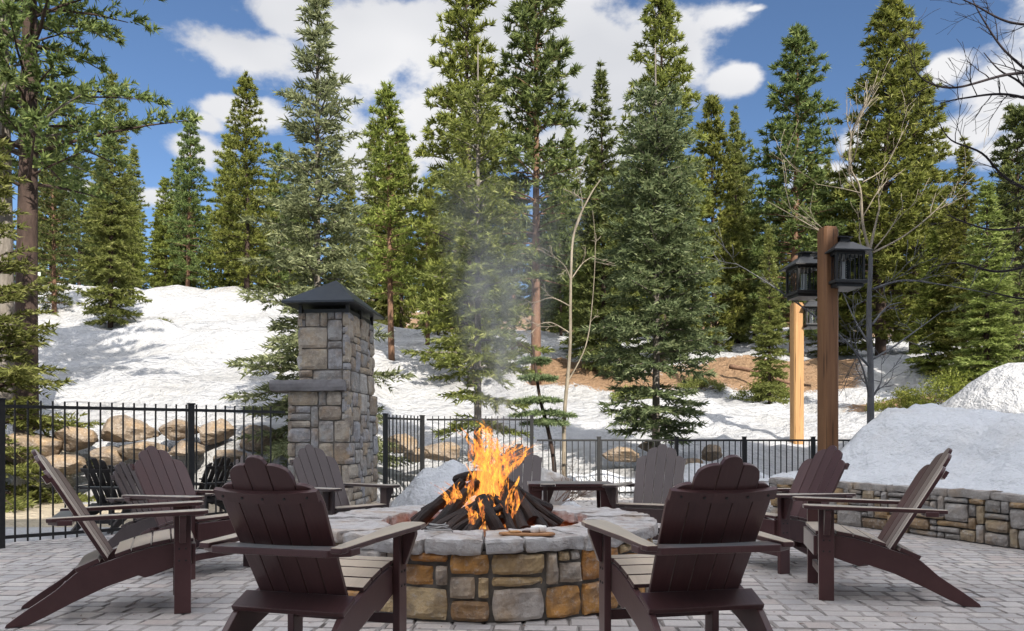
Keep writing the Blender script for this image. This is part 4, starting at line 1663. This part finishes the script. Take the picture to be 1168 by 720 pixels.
def put_tree(src, x, y, H, label, wide=1.0, rz=None, group=None, leaf=None, bark=None, zoff=-.15):
    r = LIB[src] if isinstance(src, str) else src
    key = r.name
    if key in LIB_USED:
        c = copy_tree(r)
    else:
        c = r
    LIB_USED.add(key)
    s = H / r['H']
    rng = random.Random(int(x * 131 + y * 977))
    c.location = (x, y, gz(x, y) + zoff)
    c.scale = (s * wide, s * wide, s)
    c.rotation_euler = (R(rng.uniform(-1.2, 1.2)), R(rng.uniform(-1.2, 1.2)), rz if rz is not None else rng.uniform(0, 6.28))
    tag(c, label, 'tree', group)
    for ch in c.children:
        nm = ch.name.split('.')[0]
        mm = leaf if nm == 'crown' else bark
        if mm:
            ch.material_slots[0].link = 'OBJECT'
            ch.material_slots[0].material = mm
    return c


def put_px(src, px, top, d, label, **kw):
    x = (px - CX) / F * d
    H = CAMZ + (HY - top) / F * d - gz(x, d) + .15
    return put_tree(src, x, d, H, label, **kw)


# near trees, each with a crown of its own
def own(src, px, d, label, top=None, rz=0.0, zoff=-.1):
    x = (px - CX) / F * d
    if top is not None:
        src.scale = ((CAMZ + (HY - top) / F * d - gz(x, d) - zoff) / src['H'],) * 3
    src.location = (x, d, gz(x, d) + zoff)
    src.rotation_euler = (0, 0, rz)
    tag(src, label, 'tree')
    LIB_USED.add(src.name)
    return src


# tall open fir behind the fireplace
own(make_conifer('fir_tree', 8.6, 1.75, .35, 'fir', 21, M['olive_leaf'], M['bark_grey'], .9, 1.65, .08, .26, irregular=.4, droop=.22, prof=lambda t: (1 - t) ** .9 * .95 + .10 * math.sin(t * 19) * (1 - t)), 362, 13.4, 'tall grey green fir with a spindly open top rising behind the stone fireplace', top=-14)
# fir straight behind the fire, bare lower trunk
own(make_conifer('fir_tree', 7.9, 1.5, .9, 'fir', 22, M['fir_leaf'], M['bark_grey'], .9, 1.6, .07, .25, irregular=.42, leader=.10, droop=.22, gap=.12, prof=lambda t: (1 - t) ** .85 * min(1, .6 + t * 2.2)), 545, 15.0, 'yellow green fir with a bare pale leader straight behind the flames', top=48)
own(make_conifer('spruce_tree', 7.9, 1.5, .8, 'fir', 23, M['blue_leaf'], M['bark_grey'], 1.0, 1.6, .07, .225, irregular=.2, leader=.13, droop=.2, gap=.05, prof=lambda t: (1 - t) ** .66 * min(1, .50 + t * 2.1)), 748, 14.6, 'blue green spruce with a bare upright leader behind the low fence', top=48)
# lower left fir reaching over the fence
own(make_conifer('fir_tree', 6.0, 1.8, .3, 'fir', 24, M['fir_leaf'], M['bark_dark'], .8, 1.6, .09, .31, irregular=.35, droop=.12, prof=lambda t: (1 - t) ** 1.1), -8, 12.0, 'bright green fir at the left photo edge, its low boughs reaching over the fence', top=165)
# tall pines at the left edge, trunk bare below, long boughs to the right
own(make_conifer('pine_tree', 15.0, 2.5, 5.4, 'pine', 25, M['dark_leaf'], M['bark_grey'], 1.25, 1.05, .18, .50, gap=.12, irregular=.5, droop=.02, prof=lambda t: 1 - t * .6), 4, 14.6, 'tall pine with a grey lit trunk at the very left photo edge')
own(make_conifer('pine_tree', 16.0, 2.65, 4.9, 'pine', 26, M['dark_leaf'], M['bark_dark'], 1.3, 1.05, .21, .42, gap=.1, irregular=.5, droop=.02, prof=lambda t: 1 - t * .6), 32, 14.2, 'tall dark trunked pine with long tufted boughs crossing the upper left sky')

# middle distance trees that can be told apart
put_px('far_a', 126, 88, 30, 'slim fir in front of the left snow crest, its foot on the open snow', leaf=M['fir_leaf'], wide=.95)
put_px('pine_b', 62, 150, 33, 'dark pine half hidden behind the left trunks', leaf=M['dark_leaf'], wide=1.1)
put_px('pine_c', 90, 175, 45, 'shaded pine on the left crest between the dark trunk and the slim fir', wide=1.1)
put_px('pine_b', 214, 130, 43, 'light green pine with a forked looking top on the left crest', wide=1.0)
put_px('pine_a', 190, 205, 47, 'shorter yellow green pine leaning on its neighbour left of centre crest', wide=1.1)
put_px('pine_a', 281, 90, 42, 'dense pointed pine left of the tall fir behind the fireplace', wide=1.05)
put_px('pine_b', 318, 165, 45, 'dark narrow pine peeping out just left of the tall fireplace fir', leaf=M['dark_leaf'])
put_px('pine_t', 447, 103, 34, 'tufted pine with a visible trunk between the fireplace and the fire', wide=1.05)
put_px('pine_c', 538, -40, 31, 'very tall dark pine directly behind the fir at the fire', wide=.92, leaf=M['pine_leaf'])
put_px('pine_t', 612, -35, 31, 'very tall pine with an open ragged crown right of the smoke', wide=1.1, leaf=M['dark_leaf'])
put_px('far_a', 690, 85, 32, 'pointed dark fir between the smoke and the blue spruce', leaf=M['dark_leaf'], wide=.9)
put_px('pine_a', 757, -4, 33, 'tall dense pine whose top shows above the blue spruce', wide=.98)
put_px('far_c', 815, 112, 38, 'pointed pine close right of the blue spruce', wide=.95)
put_px('far_a', 842, 130, 42, 'slim dark fir between the two right hand groups of pines', wide=.8)
put_px('pine_b', 905, 42, 36, 'tall pine behind the thin timber post with the sky on both sides', wide=1.25)
put_px('pine_a', 1004, 8, 35, 'broad tufted pine, tallest of those behind the lantern post', wide=1.22)
put_px('pine_c', 1042, 60, 36, 'second top of the broad pine clump behind the lantern post', wide=1.05, leaf=M['pine_leaf'])
put_px('far_a', 1100, 165, 30, 'fir with a bare tip right of the broad lantern post pine', leaf=M['pine_leaf'], wide=1.1)
put_px('pine_c', 1160, 125, 26, 'dark pine at the right photo edge behind the bare boughs', wide=1.1)
put_px('far_a', 1125, 215, 23, 'low green fir on the snow right of the bare snow bank tree', leaf=M['fir_leaf'], wide=1.3)
put_px('far_a', 668, 225, 35, 'mid green young fir at the top of the bare earth bank', leaf=M['fir_leaf'], wide=1.2)
put_px('far_a', 878, 262, 27, 'young green fir on the earth bank behind the thin timber post', leaf=M['fir_leaf'], wide=.85)
put_px('pine_t', 488, 215, 40, 'small pine on the upper snow just left of the fir at the fire', wide=1.3)
put_px('pine_t', 585, 205, 38, 'small pine on the upper snow behind the drifting smoke', wide=1.3)
put_px('far_a', 1064, 265, 31, 'bushy young fir behind the bare snow bank tree', leaf=M['pine_leaf'], wide=1.3)
put_px('far_a', 955, 215, 37, 'young yellow green fir showing between the two timber posts', leaf=M['pine_leaf'], wide=1.3)


def far_woods():
    rng = random.Random(77)
    k = 0
    for row, (d0, d1, n) in enumerate(((46, 52, 22), (54, 64, 22), (68, 84, 22))):
        for i in range(n):
            r = -.84 + 1.68 * (i + rng.random()) / n
            d = rng.uniform(d0, d1)
            x = r * d
            H = rng.uniform(9.5, 14.5) * (1 + row * .08)
            if row == 0 and -.9 < r < -.25:
                H *= .8
            put_tree(rng.choice(['far_b', 'far_c', 'far_a', 'far_c']), x, d, H, 'green conifer standing in the dense wood at the top of the snow slope', rng.uniform(.75, 1.05), group='conifers of the wood behind the slope')
            k += 1
    for px, d, top in ((150, 46.5, 232), (180, 47, 240), (240, 46.5, 236), (262, 48, 215), (305, 47, 228), (345, 48, 222), (222, 49, 225), (110, 47, 228), (500, 44, 235), (415, 46, 235), (720, 42, 225), (790, 40, 245), (860, 44, 240), (935, 42, 225), (1080, 36, 240), (1145, 38, 230), (640, 44, 215), (40, 40, 230), (330, 46, 240), (550, 46, 235)):
        put_px(rng.choice(['far_c', 'far_b', 'far_c']), px, top, d, 'green conifer standing in the dense wood at the top of the snow slope', wide=.95, group='conifers of the wood behind the slope')


far_woods()


# ------------------------------------------------------------------ shrubs
def shrub(px, py, d, w, h, label, seed, leaf='shrub_leaf'):
    rng = np.random.RandomState(seed)
    x = (px - CX) / F * d
    root = empty('shrub', (x, d, gz(x, d) - .05))
    tag(root, label, 'shrub', None)
    tb = MB()
    tris = []
    for k in range(34):
        a = rng.rand() * 6.28
        rr = w * rng.rand() ** .6
        P = np.array([math.cos(a) * rr, math.sin(a) * rr * .7, h * (1 - (rr / w) ** 2 * .7) * (.55 + .5 * rng.rand())])
        tb.tube([(0, 0, 0), tuple(P * .5 + np.array([0, 0, .04])), tuple(P)], [.012, .008, .004], 4, False)
        n = 90
        B = P + rng.randn(n, 3) * np.array([.16, .16, .11]) * h
        nd = unit(rng.randn(n, 3) + np.array([0, 0, .5]))
        wd = unit(np.cross(nd, rng.randn(n, 3))) * .02
        tris.append(tri_arrays(B, B + nd * .09, wd))
    tb.build('stems', M['bark_dark'], root)
    needle_mesh('foliage', tris, M[leaf], root)


shrub(1032, 410, 24.0, 1.2, .8, 'low yellow green shrub on the earth right of the bare snow bank tree', 1)
shrub(1085, 405, 22.5, 1.1, 1.3, 'taller bright green shrub above the sunlit snow pile at right', 2)
shrub(868, 425, 28.5, 1.0, .8, 'low green shrub on the bare earth left of the thin timber post', 3)
shrub(185, 385, 26, .4, .4, 'small green twiggy shrub alone on the left snow slope', 4, 'fir_leaf')
shrub(800, 385, 30, .9, .7, 'small green shrub under the right side of the blue spruce', 5, 'fir_leaf')
shrub(1135, 395, 25, .6, .5, 'small shrub on the snow near the right photo edge', 6)
shrub(720, 418, 29, .9, .6, 'green low shrub on the earth bank left of the blue spruce', 7, 'fir_leaf')


# ------------------------------------------------------------------ bare trees
def branch_rec(mb, p, d, L, r, depth, rng, up=.12, spread=.7, seg_n=4, mind=.006):
    pts, rad = [p.copy()], [r]
    q, dd = p.copy(), d.copy()
    kids = []
    for k in range(seg_n):
        dd = (dd + Vector((rng.gauss(0, .13), rng.gauss(0, .13), rng.gauss(0, .1) + up * .3))).normalized()
        q = q + dd * (L / seg_n)
        pts.append(q.copy())
        rad.append(max(mind, r * (1 - .55 * (k + 1) / seg_n)))
        if depth > 0 and k >= 1 or (depth > 0 and k == 0 and rng.random() < .4):
            kids.append((q.copy(), dd.copy(), rad[-1]))
    mb.tube(pts, rad, 6 if r > .02 else 4)
    if depth > 0:
        for (kp, kd, kr) in kids:
            for _ in range(1 if rng.random() < .6 else 2):
                ax = Vector((rng.gauss(0, 1), rng.gauss(0, 1), rng.gauss(0, .6)))
                nd = (kd + ax.normalized() * spread + Vector((0, 0, up))).normalized()
                branch_rec(mb, kp, nd, L * rng.uniform(.45, .72), kr * .68, depth - 1, rng, up, spread, seg_n, mind)


def smooth_line(P, n):
    """points resampled through a Catmull-Rom spline"""
    P = [Vector(p) for p in P]
    out = []
    for i in range(len(P) - 1):
        p0, p1, p2, p3 = P[max(i - 1, 0)], P[i], P[i + 1], P[min(i + 2, len(P) - 1)]
        for k in range(n):
            t = k / n
            out.append(.5 * ((2 * p1) + (p2 - p0) * t + (2 * p0 - 5 * p1 + 4 * p2 - p3) * t * t + (3 * p1 - p0 - 3 * p2 + p3) * t ** 3))
    out.append(P[-1])
    return out


def limb_tree(name, trunk, limbs, r0, mat, label, seed, twig_len=.5, depth=1, mind=.005, twigs=1.0, limb_r=None, taper=.6):
    """trunk and limbs as 3-D lines; fine twigs grow from the limbs"""
    base = Vector(trunk[0])
    base.z = min(base.z - .1, gz(base.x, base.y) - .15)
    trunk = [base.copy()] + list(trunk)
    root = empty(name, base)
    tag(root, label, 'tree')
    rng = random.Random(seed)
    tb = MB()
    pts = smooth_line([Vector(p) - base for p in trunk], 6)
    tb.tube(pts, [r0 * (1 - taper * k / len(pts)) for k in range(len(pts))], 9)
    tb.build('trunk', mat, root, smooth=True)
    lb = MB()
    for L in limbs:
        pts = smooth_line([Vector(p) - base for p in L], 6)
        rl = limb_r or r0 * .42
        n = len(pts)
        rad = [max(mind, rl * (1 - .85 * k / n)) for k in range(n)]
        lb.tube(pts, rad, 6)
        for k in range(3, n):
            if rng.random() < .5 * twigs:
                d = (pts[k] - pts[k - 1]).normalized()
                nd = (d + Vector((rng.gauss(0, .7), rng.gauss(0, .7), rng.gauss(.1, .6)))).normalized()
                branch_rec(lb, pts[k], nd, twig_len * rng.uniform(.4, 1.0), max(mind, rad[k] * .55), depth, rng, .08, .7, 4, mind)
    lb.build('branches', mat, root, smooth=True)
    return root


def P(px, py, d):
    return at(px, py, d)


# tree growing out of the snow bank
lw = [[P(993, 420, 12), P(960, 385, 11.6), P(915, 350, 11.2), P(868, 318, 11.0), P(838, 300, 10.8)],
      [P(993, 395, 12), P(975, 365, 12.4), P(960, 330, 12.6)],
      [P(995, 410, 12), P(1020, 395, 12.2), P(1052, 372, 12.5), P(1075, 355, 12.6)],
      [P(992, 455, 12), P(984, 420, 11.7), P(972, 395, 11.4), P(970, 378, 11.3)],
      [P(995, 370, 12), P(1012, 350, 12.3), P(1028, 345, 12.6)],
      [P(995, 330, 12), P(1030, 320, 11.8), P(1075, 325, 11.6), P(1130, 335, 11.5)],
      [P(994, 455, 12), P(1004, 438, 12.1), P(1006, 428, 12.2)]]
limb_tree('bare_tree', [P(993, 476, 12), P(993, 420, 12), P(991, 360, 12), P(993, 300, 12), P(992, 285, 12)], lw, .062, M['bark_shaded'], 'leafless tree with a smooth trunk coloured shade grey growing from the snow bank', 4, .6, 1, .004, .8, .02)
hi = bpy.data.objects['bare_tree']
mbh = MB()
rngh = random.Random(12)
for L, r in (([P(992, 288, 12), P(984, 255, 12), P(981, 215, 12), P(970, 190, 11.9), P(972, 150, 11.9), P(988, 120, 12.1)], .05),
             ([P(992, 286, 12), P(1000, 250, 12.1), P(1004, 235, 12.2)], .05),
             ([P(990, 290, 12), P(960, 278, 11.9), P(920, 255, 11.8), P(876, 230, 11.7)], .032),
             ([P(996, 288, 12), P(1030, 270, 12.3), P(1062, 245, 12.6), P(1085, 220, 12.7)], .035),
             ([P(984, 208, 12), P(1010, 190, 12.2), P(1030, 150, 12.3)], .02),
             ([P(997, 285, 12), P(1015, 262, 12.0), P(1030, 235, 12.0)], .026),
             ([P(985, 290, 12), P(980, 270, 12.0), P(984, 262, 12.0)], .03),
             ([P(981, 220, 12), P(960, 215, 11.8), P(930, 210, 11.7)], .016)):
    pts = smooth_line([p - hi.location for p in L], 6)
    n = len(pts)
    mbh.tube(pts, [max(.004, .5 * r * (1 - .8 * k / n)) for k in range(n)], 6)
    for k in range(4, n):
        if rngh.random() < .24:
            d = (pts[k] - pts[k - 1]).normalized()
            nd = (d + Vector((rngh.gauss(0, .5), rngh.gauss(0, .5), rngh.gauss(.35, .4)))).normalized()
            branch_rec(mbh, pts[k], nd, rngh.uniform(.35, .95), max(.004, r * .22), 1, rngh, .15, .6, 4, .0035)
mbh.build('upper_branches', M['bark_aspen'], hi, smooth=True)  # paler than the trunk: sunlight put into the colour of the upper limbs

# slim aspen and the dark stems beside it
limb_tree('bare_tree', [P(643, 530, 13.2), P(644, 470, 13.2), P(650, 400, 13.2), P(651, 320, 13.2), P(655, 265, 13.2), P(672, 225, 13.2), P(685, 205, 13.2)],
          [[P(651, 320, 13.2), P(645, 305, 13.1), P(632, 292, 13.0)], [P(652, 318, 13.2), P(665, 300, 13.3), P(678, 292, 13.4)], [P(655, 265, 13.2), P(664, 240, 13.2), P(662, 215, 13.2)],
           [P(645, 440, 13.2), P(668, 395, 13.3), P(676, 340, 13.4), P(679, 280, 13.4), P(676, 240, 13.4)], [P(650, 380, 13.2), P(628, 368, 13.1), P(610, 372, 13)], [P(651, 350, 13.2), P(630, 340, 13.0), P(612, 345, 12.9)]],
          .045, M['bark_aspen'], 'slender leafless aspen with pale bark left of the blue spruce', 9, .4, 1, .004, .35, .014, .84)
limb_tree('young_tree', [P(632, 530, 12.95), P(625, 490, 12.95), P(616, 455, 12.95), P(611, 420, 12.95), P(608, 395, 12.95)],
          [[P(612, 420, 12.95), P(606, 405, 12.9), P(598, 396, 12.9)]], .045, M['bark_dark'], 'thin leaning dark stem left of the pale aspen', 10, .3, 1, .006, .5, .014)


def boughs():
    """the few evergreen boughs carried by the thin leaning stem"""
    rng = np.random.RandomState(6)
    root = [o for o in bpy.data.objects if o.name.startswith('young_tree')][0]
    tris = []
    for px, py, L in ((616, 455, .55), (620, 470, .6), (612, 430, .5), (622, 480, .5), (610, 410, .35)):
        c = np.array(at(px, py, 12.95) - root.location)
        for k in range(7):
            a = rng.rand() * 6.28
            l = L * (.6 + .5 * rng.rand())
            n = 26
            s = np.linspace(.1, 1, n)[:, None]
            Pn = c + np.array([math.cos(a), math.sin(a), -.12]) * l * s
            for w in range(12):
                sd_ = unit(np.array([-math.sin(a), math.cos(a), 0]) * rng.choice([-1, 1]) + np.array([math.cos(a), math.sin(a), 0]) * .6 + rng.randn(n, 3) * .25)
                B = Pn + sd_ * rng.rand(n, 1) * .2 * l * (1.2 - s)
                nd = unit(sd_ + rng.randn(n, 3) * .5)
                wd = unit(np.cross(nd, rng.randn(n, 3))) * .012
                tris.append(tri_arrays(B, B + nd * .09, wd))
    needle_mesh('boughs', tris, M['blue_leaf'], root)


boughs()

# leafless boughs of a tree standing just outside at right
OB = [[P(1290, 60, 7.4), P(1210, 80, 7.2), P(1150, 85, 7.0), P(1090, 100, 6.9), P(1055, 92, 6.8), P(1038, 70, 6.7)],
      [P(1290, 40, 7.4), P(1200, 30, 7.5), P(1150, 25, 7.6), P(1110, 5, 7.6), P(1080, -8, 7.6)],
      [P(1290, 110, 7.4), P(1200, 95, 7.6), P(1150, 62, 7.6), P(1120, 20, 7.7), P(1105, -10, 7.8)],
      [P(1290, 150, 7.4), P(1210, 125, 7.0), P(1150, 108, 6.8), P(1100, 112, 6.6), P(1072, 118, 6.5)],
      [P(1290, 240, 7.4), P(1200, 225, 7.2), P(1150, 205, 7.0), P(1120, 175, 6.9), P(1085, 160, 6.8), P(1070, 138, 6.7)],
      [P(1290, 200, 7.4), P(1220, 160, 7.3), P(1170, 100, 7.2), P(1140, 80, 7.2), P(1122, 60, 7.2)],
      [P(1290, 290, 7.4), P(1200, 260, 7.0), P(1130, 262, 6.8), P(1080, 245, 6.6)],
      [P(1290, 330, 7.4), P(1210, 300, 7.1), P(1140, 310, 6.9), P(1095, 300, 6.8), P(1060, 305, 6.7)],
      [P(1290, 380, 7.4), P(1220, 345, 7.1), P(1160, 340, 7.0), P(1120, 330, 6.9)]]
limb_tree('bare_tree', [Vector((6.15, 7.4, .3)), Vector((6.18, 7.4, 2.0)), Vector((6.15, 7.4, 4.0)), Vector((6.2, 7.45, 6.2))], OB, .13, M['twig_dark'], 'dark leafless boughs hanging in from the upper right photo edge', 31, .42, 1, .002, .7, .019)
# dry twigs beside the whitish boulder
tw = MB()
rt = random.Random(2)
for k in range(16):
    p0 = at(640 + rt.uniform(-8, 14), 572, 9.3)
    branch_rec(tw, p0, Vector((rt.uniform(.2, 1.0), rt.gauss(0, .3), rt.uniform(.3, .8))).normalized(), rt.uniform(.2, .45), .004, 1, rt, .1, .5, 3, .002)
tag(tw.build('dry_twigs', M['bark_red']), 'thin dry reddish twigs beside the big whitish boulder', 'twigs')
# dry needles and bits blown over the paving
def litter():
    rng = np.random.RandomState(9)
    n = 2600
    c = np.stack([rng.uniform(-5.5, 4.8, n), rng.uniform(2.2, 9.0, n), np.full(n, .006)], 1)
    cl = np.array([fbm((a, b, 2), .9, 3) for a, b in c[:, :2]])
    d = np.hypot(c[:, 0] - RING.x, c[:, 1] - RING.y)
    wl = np.array(WALL_LINE)
    ok = (cl > .02) & (d > 1.22) & (c[:, 0] < np.interp(-c[:, 1], -wl[:, 1], wl[:, 0]) - .1) & (c[:, 1] < 7.35 + (c[:, 0] + 4.8) * .807)
    c = c[ok]
    m = len(c)
    a = rng.rand(m) * 6.28
    L = rng.uniform(.012, .045, m)[:, None]
    dr = np.stack([np.cos(a), np.sin(a), rng.uniform(0, .12, m)], 1)
    w = np.stack([-np.sin(a), np.cos(a), np.full(m, .4)], 1) * rng.uniform(.0015, .004, m)[:, None]
    v = tri_arrays(c, c + dr * L, w)
    o = np_mesh('needle_litter', v, np.arange(len(v)).reshape(-1, 3), M['bark_red'])
    tag(o, 'dry brown needles and grit scattered over the pavers', None, None, 'stuff')


litter()
# fallen branch and pole on the bare earth
fb = MB()
fb.tube(smooth_line([at(832, 418, 31), at(862, 424, 30.5), at(895, 436, 29.8), at(925, 440, 29.4)], 4), [.10, .10, .09, .09, .08, .08, .08, .07, .07, .06, .06, .05, .05], 7)
tag(fb.build('fallen_trunk', M['bark_red'], smooth=True), 'fallen bare trunk lying on the brown earth bank left of the posts', 'fallen trunk')


# ------------------------------------------------------------------ lantern posts
def make_lantern(name='lantern'):
    """black lantern, origin at the middle of its roof's underside; bracket arm goes to -x"""
    root = empty(name)
    root.scale = (.9, .9, .95)
    I = M['iron']
    b = MB()
    w, z = .31, 0.0
    b.add([(-w, -w, z), (w, -w, z), (w, w, z), (-w, w, z), (-w, -w, z + .02), (w, -w, z + .02), (w, w, z + .02), (-w, w, z + .02), (-.11, -.11, z + .17), (.11, -.11, z + .17), (.11, .11, z + .17), (-.11, .11, z + .17)],
          [(3, 2, 1, 0), (0, 1, 5, 4), (1, 2, 6, 5), (2, 3, 7, 6), (3, 0, 4, 7), (4, 5, 9, 8), (5, 6, 10, 9), (6, 7, 11, 10), (7, 4, 8, 11), (8, 9, 10, 11)])
    b.box((0, 0, .20), (.16, .16, .06))
    b.box((0, 0, .245), (.22, .22, .02))
    b.build('lantern_roof', I, root)
    b = MB()
    for sx in (-1, 1):
        for sy in (-1, 1):
            b.box((sx * .215, sy * .215, -.2), (.035, .035, .40))
    for k in range(-2, 3):
        for s in (-1, 1):
            b.box((k * .072, s * .215, -.2), (.011, .011, .38))
            b.box((s * .215, k * .072, -.2), (.011, .011, .38))
    b.box((0, 0, -.022), (.468, .468, .036))
    b.build('frame', I, root)
    b = MB()
    b.box((0, 0, -.43), (.52, .52, .05))
    b.box((0, 0, -.48), (.44, .44, .05))
    b.build('base', I, root, bevel=.01)
    b = MB()
    for s in (-1, 1):
        b.box((0, s * .19, -.22), (.37, .006, .36))
        b.box((s * .19, 0, -.22), (.006, .37, .36))
    b.build('pane', M['glass'], root)
    b = MB()
    prof = []
    for k in range(9):
        prof += [(.05, -.40 + k * .035), (.058, -.385 + k * .035)]
    b.lathe(prof, (0, 0, 0), 14)
    b.build('lamp', M['candle'], root, smooth=True)
    b = MB()
    b.box((-.13, 0, .262), (.28, .06, .03))
    b.box((-.16, 0, .22), (.2, .03, .05))
    b.build('bracket', I, root)
    return root


def timber_post(x, y, zt, w, name, label, mat):
    z0 = gz(x, y) - .4
    if y < 12:
        z0 = 0.0
    root = empty(name, (x, y, z0))
    tag(root, label, 'post')
    b = MB()
    h = zt - z0
    c = w * .14
    poly = [(-w / 2 + c, -w / 2), (w / 2 - c, -w / 2), (w / 2, -w / 2 + c), (w / 2, w / 2 - c), (w / 2 - c, w / 2), (-w / 2 + c, w / 2), (-w / 2, w / 2 - c), (-w / 2, -w / 2 + c)]
    b.prism(poly, lambda a, d, t: Vector((a, d, t)), 0, h - .04)
    b.prism([(a * .86, d * .86) for a, d in poly], lambda a, d, t: Vector((a, d, t)), h - .04, h)
    b.build('shaft', M[mat], root, bevel=.006)
    root.rotation_euler = (0, 0, R(8))


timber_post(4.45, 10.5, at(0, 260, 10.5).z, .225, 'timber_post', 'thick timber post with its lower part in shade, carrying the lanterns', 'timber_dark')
timber_post(6.88, 18.0, at(0, 346, 18.0).z, .26, 'timber_post', 'thinner looking sunlit timber post further back on the snow', 'timber')
lan = make_lantern()
lan.location = at(961, 291, 10.45)
lan.rotation_euler = (0, 0, R(6))
tag(lan, 'black roofed lantern on the right side of the thick timber post', 'lantern', 'black lanterns on the timber posts')
l2 = copy_tree(lan)
l2.scale = (.8, .8, .88)
l2.location = at(917, 306, 10.95)
l2.rotation_euler = (0, 0, R(186))
tag(l2, 'black lantern hanging on the left side of the thick timber post', 'lantern', 'black lanterns on the timber posts')
l3 = copy_tree(lan)
l3.location = at(925, 352, 18.0)
l3.rotation_euler = (0, 0, R(4))
tag(l3, 'small far lantern on the sunlit post, showing behind the thick post', 'lantern', 'black lanterns on the timber posts')


def build_sign():
    p = at(40, 313, 27)
    root = empty('trail_sign', (p.x, p.y, gz(p.x, p.y)))
    tag(root, 'small pale blank trail sign among the trees at far left', 'sign')
    h = p.z - root.location.z
    b = MB()
    b.box((0, 0, h / 2), (.06, .06, h))
    b.build('sign_post', M['bark_dark'], root)
    b = MB()
    b.box((0, -.05, h), (.45, .03, .13))
    b.build('sign_board', M['sign_board'], root)


build_sign()


# ------------------------------------------------------------------ the lodge behind the camera: unseen, added and shaped to shade the patio
def build_shade_lodge():
    root = empty('shade_lodge', (0, -7, 0))
    tag(root, 'unseen added lodge standing behind the camera and shading the patio', 'shade_lodge')
    wall = simple('unseen shade lodge siding', (.36, .27, .19), .8, 6, (.28, .2, .14), .3, stretch=(.3, .3, 6))
    y0, y1 = 0.0, -14.0
    prof = [(-4, 0), (22, 0), (22, 10.0), (16.2, 19.2), (14.6, 18.8), (12.4, 16.7), (12.2, 14.3), (6.7, 13.9), (6.5, 16.3), (4.7, 16.3), (4.4, 12.4), (-4, 11.6)]  # stepped outline follows the wanted shadow edges, not a known roof
    b = MB()
    b.prism(prof, lambda a, c, t: Vector((a, t, c)), y1, y0)
    b.build('wall', wall, root)
    b = MB()
    rp = [(22.5, 9.3), (16.2, 19.3), (14.6, 18.9), (12.35, 16.8), (12.15, 14.4), (6.75, 14.0), (6.55, 16.4), (4.65, 16.4), (4.35, 12.5), (-4.4, 11.7)]
    rp = rp + [(a, c + .25) for a, c in rp[::-1]]
    b.prism(rp, lambda a, c, t: Vector((a, t, c)), y1 - .6, y0 + .6)
    b.build('roof', M['roof_metal'], root)
    glass = simple('window glass', (.02, .025, .03), .08, spec=.6)
    for px in (-1.5, 2.5, 6.5, 10.5, 14.5, 18.5):
        for pz in (1.0, 4.6, 8.2):
            w = MB()
            w.box((px, .03, pz + 1.1), (2.0, .06, 2.3))
            wo = w.build('shade_lodge_window', M['timber'], root)
            g = MB()
            g.box((px, .07, pz + 1.1), (1.8, .03, 2.1))
            g.build('pane', glass, wo)


build_shade_lodge()
for o in list(COL.objects):
    for k in ('fresh', 'H'):
        if k in o:
            del o[k]
